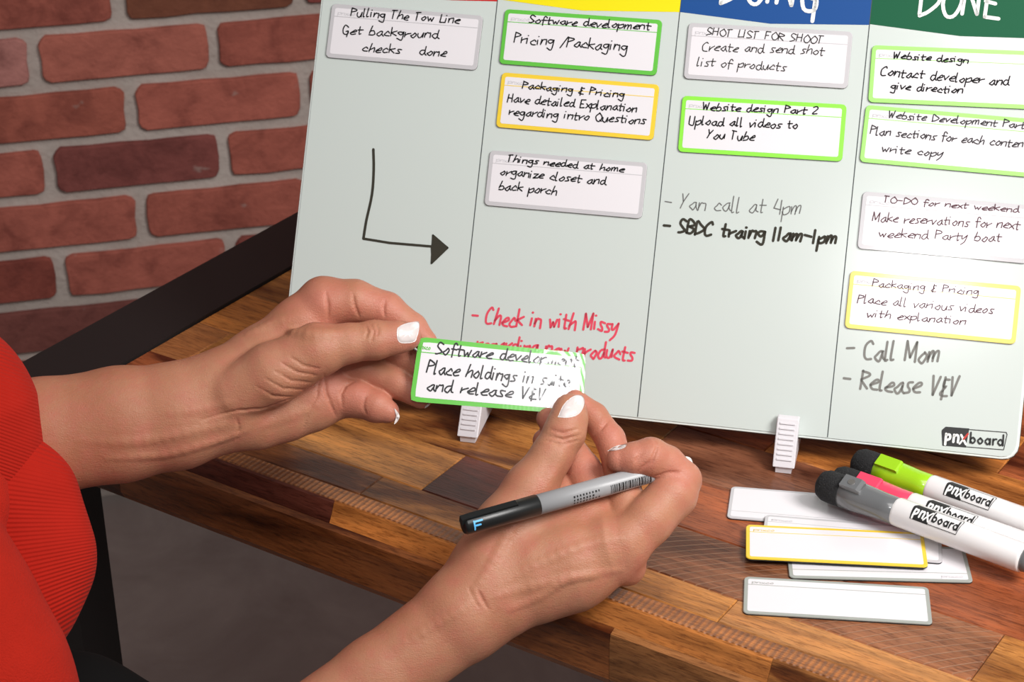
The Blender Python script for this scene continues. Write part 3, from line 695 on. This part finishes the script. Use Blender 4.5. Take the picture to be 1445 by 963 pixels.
# ------------------------------------------------------------------ SDF modelling (coordinates: photo-scaled units x, y, z away; 1 unit = 0.39 mm)
D0 = 1.10; SU = D0 / FPX
def px2w(V):
    """(n,3) local units -> world"""
    V = np.asarray(V, float)
    d = D0 + V[:, 2] * SU
    r = _F[None] + _R[None] * ((V[:, 0] - W_ / 2) / FPX)[:, None] - _U[None] * ((V[:, 1] - H_ / 2) / FPX)[:, None]
    return CAM[None] + r * d[:, None]
class Field:
    def __init__(s, lo, hi, step):
        s.lo = np.array(lo, float); s.step = step
        s.n = (np.ceil((np.array(hi) - s.lo) / step)).astype(int) + 1
        s.v = np.full(s.n, 60.0, np.float32)
    def _box(s, lo, hi):
        a = np.clip(np.floor((np.array(lo) - s.lo) / s.step).astype(int), 0, s.n - 1); b = np.clip(np.ceil((np.array(hi) - s.lo) / s.step).astype(int) + 1, 1, s.n)
        ax = [s.lo[i] + s.step * np.arange(a[i], b[i], dtype=np.float32) for i in range(3)]
        return tuple(slice(a[i], b[i]) for i in range(3)), ax[0][:, None, None], ax[1][None, :, None], ax[2][None, None, :]
    @staticmethod
    def seg(X, Y, Z, a, b, sz):
        A = np.array(a[:3], float); B = np.array(b[:3], float); ra, rb = a[3], b[3]
        d = B - A; d2 = d[0] ** 2 + d[1] ** 2 + (d[2] / sz) ** 2 + 1e-6
        x = X - A[0]; y = Y - A[1]; z = (Z - A[2]) / sz
        t = np.clip((x * d[0] + y * d[1] + z * d[2] / sz) / d2, 0, 1)
        return np.sqrt((x - t * d[0]) ** 2 + (y - t * d[1]) ** 2 + (z - t * d[2] / sz) ** 2) - (ra + (rb - ra) * t)
    def chain(s, pts, k=6.0, sz=1.0, ki=None):
        """union a limb (list of (x,y,z,r)) into the field with blend k"""
        P = np.array([p[:4] for p in pts]); m = P[:, 3].max() * max(1, sz) + 30
        sl, X, Y, Z = s._box(P[:, :3].min(0) - m, P[:, :3].max(0) + m)
        loc = None; ki = ki or 6.0
        if len(pts) == 1: loc = s.seg(X, Y, Z, pts[0], pts[0], sz)
        for a, b in zip(pts[:-1], pts[1:]):
            d = s.seg(X, Y, Z, a, b, sz)
            loc = d if loc is None else s.smin(loc, d, ki)
        s.v[sl] = s.smin(s.v[sl], loc.astype(np.float32), k)
    @staticmethod
    def smin(a, b, k):
        h = np.maximum(k - np.abs(a - b), 0) / k
        return np.minimum(a, b) - h * h * k * .25
    def carve(s, pts, k=2.5):
        P = np.array(pts); m = P[:, 3].max() + 6
        sl, X, Y, Z = s._box(P[:, :3].min(0) - m, P[:, :3].max(0) + m)
        for a, b in zip(pts[:-1], pts[1:]):
            d = -s.seg(X, Y, Z, a, b, 1.0); s.v[sl] = -s.smin(-s.v[sl], -d.astype(np.float32), k)
    def surf_z(s, x, y):
        i = int(round((x - s.lo[0]) / s.step)); j = int(round((y - s.lo[1]) / s.step))
        col = s.v[i, j]; w = np.nonzero(col < 0)[0]
        if len(w) == 0: return None
        k = w[0]; f = col[k - 1] / (col[k - 1] - col[k]) if k > 0 else 0
        return s.lo[2] + (k - 1 + f) * s.step
    def crease(s, line, r=1.8, depth=1.0, k=2.5):
        """groove following the visible surface along a 2D polyline"""
        pts = []
        for a, b in zip(line[:-1], line[1:]):
            L = math.hypot(b[0] - a[0], b[1] - a[1]); n = max(1, int(L / 4))
            for q in range(n): pts.append((a[0] + (b[0] - a[0]) * q / n, a[1] + (b[1] - a[1]) * q / n))
        pts.append(line[-1]); out = []
        for p in pts:
            z = s.surf_z(*p)
            if z is not None: out.append((p[0], p[1], z + r - depth - r, r))
        out = [(x, y, z + .0, r_) for x, y, z, r_ in out]
        out = [(x, y, z + depth * 0 + (depth - r) + r, r_) for x, y, z, r_ in out]
        if len(out) > 1:
            n = len(out); cs = [(x, y, z, max(.7, r_ * math.sin(math.pi * (i + .6) / (n + .2)) )) for i, (x, y, z, r_) in enumerate(out)]
            s.carve(cs, k)
    def ridge(s, line, r=7, up=1.3, k=6):
        up = up * .35
        pts = []
        for p in catmull(line, 5):
            z = s.surf_z(*p)
            if z is not None: pts.append((p[0], p[1], z + r - up, r))
        if len(pts) > 1: s.chain([(x, y, z, r_ * (.45 + .55 * math.sin(math.pi * (i + .5) / len(pts)))) for i, (x, y, z, r_) in enumerate(pts)], k, 1, 3)
    def nets(s):
        v = s.v; v[0] = v[-1] = 9; v[:, 0] = v[:, -1] = 9; v[:, :, 0] = v[:, :, -1] = 9
        ins = v < 0
        c = np.zeros(tuple(np.array(v.shape) - 1), np.int8)
        for dx in (0, 1):
            for dy in (0, 1):
                for dz in (0, 1): c += ins[dx:dx + c.shape[0], dy:dy + c.shape[1], dz:dz + c.shape[2]]
        act = (c > 0) & (c < 8); idx = np.full(c.shape, -1, np.int64); I = np.argwhere(act); idx[act] = np.arange(len(I))
        acc = np.zeros((len(I), 3)); cnt = np.zeros(len(I))
        corners = [(0, 0, 0), (1, 0, 0), (0, 1, 0), (1, 1, 0), (0, 0, 1), (1, 0, 1), (0, 1, 1), (1, 1, 1)]
        for a in range(8):
            for b in range(a + 1, 8):
                A = np.array(corners[a]); B = np.array(corners[b])
                if np.abs(A - B).sum() != 1: continue
                va = v[tuple((I + A).T)]; vb = v[tuple((I + B).T)]; mk = (va < 0) != (vb < 0)
                t = np.where(mk, va / np.where(mk, va - vb, 1), 0)
                acc += np.where(mk[:, None], A + (B - A) * t[:, None], 0); cnt += mk
        V = s.lo + (I + acc / cnt[:, None]) * s.step
        F = []
        for ax in range(3):
            o = [0, 1, 2]; o.remove(ax)
            e = np.zeros(3, int); e[ax] = 1
            sh = np.array(v.shape)
            sl0 = tuple(slice(1, -1) if i != ax else slice(0, sh[i] - 1) for i in range(3)); sl1 = tuple(slice(1, -1) if i != ax else slice(1, sh[i]) for i in range(3))
            a = ins[sl0]; b = ins[sl1]; E = np.argwhere(a != b) + np.array([0 if i == ax else 1 for i in range(3)])
            sg = ins[tuple(E.T)]
            u = np.zeros(3, int); w = np.zeros(3, int); u[(ax + 1) % 3] = 1; w[(ax + 2) % 3] = 1
            q = np.stack([idx[tuple((E - u - w).T)], idx[tuple((E - w).T)], idx[tuple(E.T)], idx[tuple((E - u).T)]], 1)
            q = np.where(sg[:, None], q, q[:, ::-1]); F.append(q)
        return V, np.concatenate(F)
def np_mesh(name, V, F, mat_, parent, attrs=None):
    me = bpy.data.meshes.new(name); me.vertices.add(len(V)); me.vertices.foreach_set('co', np.asarray(V, np.float32).ravel())
    me.loops.add(F.size); me.loops.foreach_set('vertex_index', F.astype(np.int32).ravel())
    me.polygons.add(len(F)); me.polygons.foreach_set('loop_start', np.arange(0, F.size, 4, dtype=np.int32))
    me.polygons.foreach_set('use_smooth', np.ones(len(F), bool))
    me.materials.append(mat_); me.update(calc_edges=True); me.validate()
    for k, a in (attrs or {}).items():
        at_ = me.attributes.new(k, 'FLOAT', 'POINT'); at_.data.foreach_set('value', np.asarray(a, np.float32))
    o = bpy.data.objects.new(name, me); COL.objects.link(o)
    if parent is not None: attach(o, parent)
    return o

# --- left hand (holding the card by its left end)
LH = Field((-70, 372, -125), (634, 716, 92), 2.0)
LH.chain([(-60, 640, 5, 90), (60, 617, 0, 82), (170, 599, -5, 80), (250, 587, -8, 74), (312, 566, -8, 69)], 10, .8, 14)
LH.chain([(312, 562, -8, 66), (372, 515, 0, 54), (424, 464, 2, 43), (457, 428, 2, 37)], 16, .8, 14)     # back edge to first knuckle
LH.chain([(312, 585, 0, 54), (362, 586, 5, 47), (400, 576, 8, 46), (440, 562, 10, 45), (462, 556, 10, 40)], 16, .75, 12)   # heel and little-finger side
LH.chain([(380, 540, 14, 44), (440, 500, 20, 44), (470, 500, 24, 34)], 14, .7)    # palm plate
LH.chain([(457, 428, 2, 37), (500, 426, 0, 31), (545, 438, 0, 25.5), (582, 463, -2, 20.5), (601, 482, -6, 16)], 7, 1, 6)   # index
LH.chain([(486, 470, 26, 28), (540, 488, 20, 22), (598, 522, -2, 17)], 5)        # middle
LH.chain([(476, 515, 24, 30), (512, 521, 16, 23), (560, 541, 6, 21.5), (594, 559, -6, 18)], 5)      # ring
LH.chain([(468, 560, 14, 34), (503, 563, 4, 26), (531, 574, -4, 22.5), (547, 581, -6, 16.5)], 4)    # little
LH.chain([(330, 556, -38, 40), (385, 528, -48, 44), (448, 494, -54, 38), (490, 485, -54, 27.5), (530, 480, -52, 27), (556, 477, -50, 22.5), (573, 475, -48, 21)], 7, .95, 8)      # thumb
for ln, r, dp in ([[(450, 540), (447, 560), (436, 580), (428, 606)], 1.8, .9], [[(457, 528), (460, 555), (468, 575), (474, 588)], 1.8, .9], [[(500, 538), (487, 545), (481, 556), (483, 574)], 2, 1.1],
      [[(460, 412), (463, 432), (463, 452)], 2, 1], [[(498, 414), (500, 430), (507, 448)], 2, 1.1], [[(543, 424), (541, 436), (543, 447)], 1.8, .8],
      [[(516, 459), (519, 468), (516, 478)], 1.5, .5], [[(523, 458), (528, 468), (524, 481)], 1.6, .7], [[(531, 458), (534, 466), (532, 476)], 1.4, .5],
      [[(284, 593), (316, 584), (336, 580), (372, 577), (410, 563)], 1.7, .7], [[(408, 503), (430, 517), (452, 521)], 1.3, .3], [[(398, 513), (420, 526), (446, 530)], 1.4, .35], [[(388, 524), (412, 538), (440, 540)], 1.3, .3], [[(375, 535), (400, 549), (430, 550)], 1.3, .3], [[(362, 546), (385, 559), (413, 561)], 1.3, .25],
      [[(333, 590), (338, 605), (334, 622)], 1.6, .5], [[(516, 560), (512, 572), (516, 584)], 1.3, .4]):
    LH.crease(ln, r, dp)
for ln, r_, up in (([(110, 622), (190, 622), (260, 610), (322, 596)], 8, 1.6), ([(150, 645), (230, 640), (300, 622), (345, 606)], 6, 1.2), ([(230, 585), (280, 578), (330, 566)], 7, .8), ([(352, 474), (400, 455), (440, 446)], 9, 1.2),
      ([(400, 470), (445, 474), (500, 472)], 9, 1.0), ([(365, 600), (410, 585), (455, 566)], 9, 1.2)): LH.ridge(ln, r_, up)
VL, FL_ = LH.nets()
# --- right hand (pinching the right end, pen hooked under the index finger)
RH = Field((300, 540, -190), (1000, 1150, 40), 2.0)
RH.chain([(250, 1170, -100, 80), (413, 1050, -98, 66), (533, 960, -95, 61), (653, 870, -95, 63), (690, 845, -95, 62)], 10, .85, 14)
RH.chain([(655, 866, -92, 62), (690, 802, -88, 54), (716, 746, -80, 47), (749, 690, -74, 37), (780, 641, -70, 28.5), (797, 610, -66, 28.5), (803, 590, -62, 25), (804, 578, -58, 22.5)], 16, .95, 10)   # thumb side
RH.chain([(690, 845, -95, 60), (760, 812, -92, 64), (806, 798, -92, 64), (858, 780, -92, 50)], 18, .8, 16)         # back of hand
RH.chain([(760, 760, -80, 50), (830, 745, -78, 46)], 16, .7)       # web
RH.chain([(862, 772, -94, 46), (880, 768, -96, 38), (915, 735, -88, 35), (950, 698, -72, 34.5)], 12, 1, 8)    # index, first length
RH.chain([(950, 698, -72, 34), (962, 678, -66, 28)], 6)
RH.chain([(962, 678, -66, 28), (940, 655, -74, 26), (918, 646, -84, 28), (894, 648, -88, 23.5), (874, 649, -88, 18.5)], 4, 1, 5)
RH.chain([(868, 792, -74, 40), (884, 800, -70, 28)], 12)           # second knuckle
RH.chain([(812, 566, -18, 16), (838, 588, -20, 19.5), (861, 620, -32, 21), (876, 665, -52, 23), (885, 740, -76, 34)], 5, 1, 5)    # middle
RH.chain([(773, 591, -16, 16.5), (800, 628, -18, 22), (822, 665, -30, 27), (846, 725, -60, 34)], 4, 1, 5)       # ring
RH.chain([(768, 622, -10, 16.5), (786, 665, -16, 21), (806, 725, -50, 32)], 4, 1, 5)      # little
for ln, r, dp in ([[(776, 606), (795, 612), (815, 606)], 1.6, .6], [[(771, 615), (795, 621), (820, 614)], 1.7, .8], [[(770, 622), (793, 628), (816, 622)], 1.4, .5],
      [[(838, 612), (848, 606), (858, 594), (866, 590)], 1.7, .8], [[(897, 668), (920, 650), (927, 632), (924, 622)], 1.9, 1.0], [[(906, 640), (898, 650), (897, 655)], 1.4, .5], [[(925, 672), (945, 667), (962, 667)], 1.5, .6],
      [[(672, 828), (680, 845), (690, 862)], 1.8, .5], [[(662, 830), (668, 845), (676, 858)], 1.4, .4]):
    RH.crease(ln, r, dp)
for ln, r_, up in (([(705, 825), (765, 795), (830, 770), (885, 760)], 8, 1.7), ([(690, 845), (750, 828), (820, 812), (875, 802)], 7, 1.4), ([(660, 850), (690, 805), (722, 745), (760, 680)], 8, 1.5), ([(560, 915), (620, 880), (668, 850)], 8, 1.2),
      ([(716, 860), (760, 842), (800, 818), (840, 812)], 5, 1.0), ([(760, 700), (782, 660), (796, 628)], 10, 1.2)): RH.ridge(ln, r_, up)
VR, FR_ = RH.nets()
person = empty('person', px2w([(-300, 900, 0)])[0] * np.array([1, 1, 0]), 'person in a red knitted sweater holding a green-bordered card and a pen', 'person')
def near(V, pts, R_):
    f = np.zeros(len(V))
    for p in pts: f = np.maximum(f, np.clip(1 - np.linalg.norm(V - np.array(p), axis=1) / R_, 0, 1))
    return np.minimum(1, f * 1.1)
tips = near(VL, [(590, 475, -10), (545, 580, -10), (595, 560, -20), (470, 470, -20), (540, 430, -25), (500, 560, -20), (585, 478, -60), (450, 425, -30), (470, 540, -20)], 55)
tips2 = near(VR, [(810, 565, -30), (770, 600, -30), (870, 645, -100), (865, 620, -50), (955, 665, -90), (830, 660, -50), (895, 800, -95), (905, 650, -100)], 48)
VV = np.concatenate([VL, VR]); FF = np.concatenate([FL_, FR_ + len(VL)])
body = np_mesh('body', px2w(VV), FF, M['skin'], person, {'flush': np.concatenate([tips, tips2])})

def nail(F, poly, lab=None, lift=1.0, n=7):
    """polished nail: fan of rings laid on the finger surface, with thickness"""
    P = catmull(list(poly) + [poly[0]], 3)[:-1]; c = np.mean(P, axis=0); vs = []; top = []
    zs0 = None
    def z_at(x, y):
        for t_ in np.linspace(0, 1, 14):
            z = F.surf_z(x + (c[0] - x) * t_, y + (c[1] - y) * t_)
            if z is not None: return z
        return -50
    rings = [0.33, .66, .9, 1.0]; zc = z_at(*c)
    for g, L in ((0, lift), (1, -.4)):
        vs.append((c[0], c[1], zc - L))
        for r in rings:
            for p in P:
                x, y = c + (p - c) * r; z = min(z_at(x, y), zc + 9); vs.append((x, y, z - (L if r < 1 else min(L, .35))))
    m_ = len(P); k = 1 + m_ * len(rings); fs = []
    for b0 in (0, k):
        for i in range(m_):
            f = [b0, b0 + 1 + i, b0 + 1 + (i + 1) % m_]; fs.append(tuple(f))
            for q in range(len(rings) - 1):
                fs.append((b0 + 1 + q * m_ + i, b0 + 1 + (q + 1) * m_ + i, b0 + 1 + (q + 1) * m_ + (i + 1) % m_, b0 + 1 + q * m_ + (i + 1) % m_))
    e = 1 + m_ * (len(rings) - 1)
    for i in range(m_): fs.append((e + i, e + (i + 1) % m_, k + e + (i + 1) % m_, k + e + i))
    o = mesh('fingernail', px2w(vs), fs, M['nail'], person, True)
    return o
nail(LH, [(560, 471), (561, 463), (570, 457.5), (580, 455), (590, 454), (592, 460), (590, 472), (586, 482), (576, 484.5), (565, 484), (561, 479)], lift=1.6)
nail(RH, [(787, 589), (792, 577), (800, 566), (812, 558), (822, 559), (825, 568), (822, 578), (815, 586), (801, 590)], lift=1.4)
nail(RH, [(857, 637), (866, 631), (876, 628), (884, 628), (880, 633), (868, 636)], lift=1.2)
nail(LH, [(556, 576), (561, 581), (564, 588), (561, 595), (556, 599), (558, 592), (559, 584)], lift=1.0)
nail(LH, [(599, 577), (605, 573), (608, 568), (605, 569), (601, 573)], lift=1.0)

# --- sweater
def knit_part(name, m_, chains, lo, hi, step, rib=None):
    F = Field(lo, hi, step)
    for c, k, sz in chains: F.chain(c, k, sz, 20)
    V, Fc = F.nets(); at_ = {'rib': rib(V)} if rib else None
    return np_mesh(name, px2w(V), Fc, M[m_], person, at_)
sw = knit_part('sweater', 'knit', [([(-150, 850, -150, 188), (-120, 905, -150, 186), (-76, 988, -150, 186), (0, 1120, -140, 150)], 30, .7), ([(0, 1120, -140, 140), (170, 1235, -110, 112), (240, 1200, -100, 100)], 30, .8),
     ([(-70, 655, -112, 80), (-64, 715, -120, 82)], 8, .7), ([(-330, 620, -40, 190), (-330, 1150, -60, 220)], 40, .8), ([(-300, 470, 0, 130), (-330, 620, -40, 190)], 40, .8)], (-560, 300, -330), (380, 1400, 190), 6)
knit_part('ribbed_sleeve', 'rib', [([(-260, 560, 0, 150), (-94, 590, -32, 143), (-78, 625, -32, 141), (-62, 655, -30, 124)], 20, 1.0)], (-330, 380, -210), (100, 810, 170), 4, lambda V: (V[:, 1] - .35 * V[:, 0]) / 5.2 * 2 * math.pi)
knit_part('ribbed_sleeve', 'rib', [([(-60, 690, -40, 112), (-4, 722, -48, 116), (20, 786, -52, 112), (-2, 832, -55, 112), (-80, 860, -60, 120)], 14, .75)], (-230, 550, -190), (150, 1000, 60), 4, lambda V: np.arctan2(V[:, 1] - 735, 330 - V[:, 0]) / .021 * 2 * math.pi)
knit_part('trousers', 'trousers', [([(-260, 1130, 300, 150), (-50, 1062, 300, 128), (100, 1052, 300, 129), (175, 1092, 300, 131)], 20, .9)], (-420, 880, 100), (320, 1300, 500), 6)

# ------------------------------------------------------------------ held card, bent slightly
def held_card():
    cor = {'TL': (591.5, 475.5, 1.0885), 'TR': (826.5, 499, 1.094), 'BR': (823, 586, 1.090), 'BL': (578, 566.5, 1.0865)}
    P = {k: at(*v) for k, v in cor.items()}
    root = empty('held_card', (P['TL'] + P['TR'] + P['BR'] + P['BL']) / 4, 'green-bordered card reading Software development, held between both hands', 'card')
    nrm0 = np.cross(P['TR'] - P['TL'], P['TL'] - P['BL']); nrm0 /= np.linalg.norm(nrm0)
    if nrm0 @ _F > 0: nrm0 = -nrm0
    def S(x, y, h):   # x 0..1, y 0..1 up
        p = (P['BL'] * (1 - x) + P['BR'] * x) * (1 - y) + (P['TL'] * (1 - x) + P['TR'] * x) * y
        return p - nrm0 * (.0025 * 4 * x * (1 - x)) + nrm0 * h
    Wc, Hc = 1.0, .36
    def sheet(name, x0, y0, x1, y1, r, h0, h1, m_):
        nx, ny = 24, 8; out = rrect(0, 0, (x1 - x0), (y1 - y0) * Hc, r, 4)
        # grid clipped to rounded outline: move corner points in
        vs = []; fs = []
        def rp(i, j):
            x = (x1 - x0) * i / nx; y = (y1 - y0) * Hc * j / ny; w_ = x1 - x0; h_ = (y1 - y0) * Hc
            cx = min(max(x, r), w_ - r); cy = min(max(y, r), h_ - r); d = math.hypot(x - cx, y - cy)
            if d > r: x, y = cx + (x - cx) * r / d, cy + (y - cy) * r / d
            return x0 + x, y0 + y / Hc
        for h in (h1, h0):
            for j in range(ny + 1):
                for i in range(nx + 1): vs.append(S(*rp(i, j), h))
        N = (nx + 1) * (ny + 1)
        for j in range(ny):
            for i in range(nx):
                a = j * (nx + 1) + i; q = (a, a + 1, a + nx + 2, a + nx + 1); fs.append(q); fs.append(tuple(N + k for k in q[::-1]))
        ring = [i for i in range(nx + 1)] + [j * (nx + 1) + nx for j in range(1, ny + 1)] + [ny * (nx + 1) + i for i in range(nx - 1, -1, -1)] + [j * (nx + 1) for j in range(ny - 1, 0, -1)]
        for a, c in zip(ring, ring[1:] + ring[:1]): fs.append((a, N + a, N + c, c))
        return mesh(name, vs, fs, M[m_], root)
    sheet('magnetic_backing', 0, 0, 1, 1, .028, -.0012, -.0006, 'magnet'); sheet('border', 0, 0, 1, 1, .028, -.0006, 0, 'bd_gloss')
    sheet('writing_panel', .026, .072, .974, .928, .012, 0, .0001, 'card_gloss')
    # small umbrella flash beside the camera, mirrored by the glossy right end of the card
    e_ = 1e-3; gx, gy = .885, .60; du = S(gx + e_, gy, 0) - S(gx - e_, gy, 0); dv_ = S(gx, gy + e_, 0) - S(gx, gy - e_, 0); nn = np.cross(du, dv_); nn /= np.linalg.norm(nn)
    pt = S(gx, gy, 0); vw = (CAM - pt) / np.linalg.norm(CAM - pt); nn = nn if nn @ vw > 0 else -nn; rf = 2 * (nn @ vw) * nn - vw
    area('umbrella_flash', tuple(pt + rf * 1.0), tuple(pt), .10, 0.95, (1, 1, 1), .085)
    b = MB(); ribbon(b, [np.array((.026 + .948 * k / 20, .77)) for k in range(21)], .014, lambda x, y: S(x, y, .0002)); b.build('header_rule', M['bd_green'], root)
    def inv(px, py):   # local coordinates of a photo position on the card
        x, y = .5, .5
        for _ in range(12):
            def pr(x, y):
                q = S(x, y, .0002) - CAM; d = q @ _F; return np.array([W_ / 2 + FPX * (q @ _R) / d, H_ / 2 - FPX * (q @ _U) / d])
            e = np.array([px, py]) - pr(x, y); J = np.stack([(pr(x + .01, y) - pr(x, y)) / .01, (pr(x, y + .01) - pr(x, y)) / .01], 1); dx = np.linalg.solve(J, e); x += dx[0]; y += dx[1]
        return np.array([x, y * Hc])
    b = MB()
    for k, (txt, x0, y0, x1, y1, cap) in enumerate([('Software development', 615, 499, 815, 517, 16), ('Place holdings in suite', 602, 526, 803, 546, 17), ('and release V&V', 602, 551, 768, 565, 16)]):
        rg = random.Random(70 + k); st, tot = glyph_strokes(txt, rg); p0, p1 = inv(x0, y0), inv(x1, y1); L = np.hypot(*(p1 - p0)); e = (p1 - p0) / L; f = np.array([-e[1], e[0]])
        for s in st: ribbon(b, [p0 + e * (x * L / tot + y * cap / 242 * .12) + f * (y * cap / 242) for x, y in s], 2.1 / 242, lambda x, y: S(x, y / Hc, .0003))
    b.build('handwriting', M['ink_gloss'], root)
    b = MB(); rg = random.Random(2); st, tot = glyph_strokes('pnxco', rg, .05); p0, p1 = inv(590, 492), inv(607, 494)
    for s in st: ribbon(b, [p0 + (p1 - p0) * x / tot + np.array([0, y * .028]) for x, y in s], .004, lambda x, y: S(x, y / Hc, .0003))
    b.build('maker_mark', M['bd_green'], root)
held_card()

# ------------------------------------------------------------------ pen
def pen():
    A = px2w([(653.5, 742, -180)])[0]; B = px2w([(974, 653, -58)])[0]
    X, Y, Z = frame_of(A, B, -_F); L = np.linalg.norm(B - A)
    root = empty('pen', (A + B) / 2, 'grey fine-tip pen with black cap, hooked under the right index finger', 'pen')
    k = L / .140
    cap = [(0, .0044), (.0015, .0052), (.010, .0054), (.044, .0058), (.0448, .0053)]
    mesh('cap', *lathe([(s * k, r) for s, r in cap], A, X, Y, Z, 32), M['pen_black'], root, True)
    mesh('barrel', *lathe([(.0446 * k, .0050), (.0447 * k, .0055), (.09 * k, .0054), (.128 * k, .0049), (.135 * k, .0045)], A, X, Y, Z, 32), M['pen_grey'], root, True)
    mesh('end_plug', *lathe([(.1349 * k, .0042), (.1385 * k, .0038), (.140 * k, .003)], A, X, Y, Z, 24), M['white'], root, True)
    b = MB()   # clip along the cap, upper side
    cdv = Y * -.0 + Z * .3 + (np.array([0, 0, 1.0]) - X * X[2]) * .9; cdv /= np.linalg.norm(cdv); sd = np.cross(cdv, X)
    b.prism([A + X * s_ + cdv * r_ - sd * .0018 for s_, r_ in ((-.0016, .002), (-.0016, .0060), (.003, .0064), (.030, .0066), (.031, .0050), (.003, .0044))], sd * .0036)
    b.build('clip', M['pen_black'], root)
    up = np.cross(Z, X)
    def cyl(s, ang, r): return A + X * s + (Z * math.cos(ang) + up * math.sin(ang)) * r
    sgn = 1 if (cyl(.05, .3, .01) - cyl(.05, -.3, .01)) @ _U > 0 else -1
    def rad(s):
        s /= k; return .0053 + .0001 * s / .01 if s < .010 else (.0054 + .0004 * (s - .01) / .034 if s < .0447 else (.0055 - .0001 * (s - .0447) / .0453 if s < .09 else .0054 - .0005 * (s - .09) / .038))
    b = MB()   # letter F on the cap end
    for st in ([(.0045, -.35), (.0045, .55)], [(.0045, .5), (.009, .5)], [(.0045, .1), (.0078, .1)]):
        # rotated: the letter stands across the cap
        ribbon(b, [np.array((s_[0], s_[1] * .0048)) for s_ in [np.array(st[0]) + (np.array(st[1]) - np.array(st[0])) * t_ / 4 for t_ in range(5)]], .0009, lambda x, y: cyl(x, sgn * y / .0050 - .35, rad(x) + .00015))
    b.build('letter', M['pen_blue'], root)
    b = MB(); rg = random.Random(4); s = .087
    while s < .112:
        w = rg.choice([.0004, .0006, .0010]); 
        b.add([cyl(s * k, sgn * a, rad(s * k) + .0001) for a in np.linspace(-.95, .0, 6)] + [cyl((s + w) * k, sgn * a, rad((s + w) * k) + .0001) for a in np.linspace(-.95, .0, 6)], [(i, i + 1, 7 + i, 6 + i) for i in range(5)])
        s += w + rg.choice([.0004, .0006])
    b.build('barcode', M['logo_black'], root)
    b = MB()
    for q, (a0, n) in enumerate(((-.15, 9), (-.50, 7), (-.85, 9))):
        for i in range(n):
            s = .064 + i * .0019; w = rg.uniform(.0007, .0011)
            b.add([cyl(s * k, sgn * (a0 - .10), rad(s) + .0001), cyl((s + w) * k, sgn * (a0 - .10), rad(s) + .0001), cyl((s + w) * k, sgn * (a0 + .10), rad(s) + .0001), cyl(s * k, sgn * (a0 + .10), rad(s) + .0001)], [(0, 1, 2, 3)])
    b.build('small_print', M['logo_black'], root)
pen()
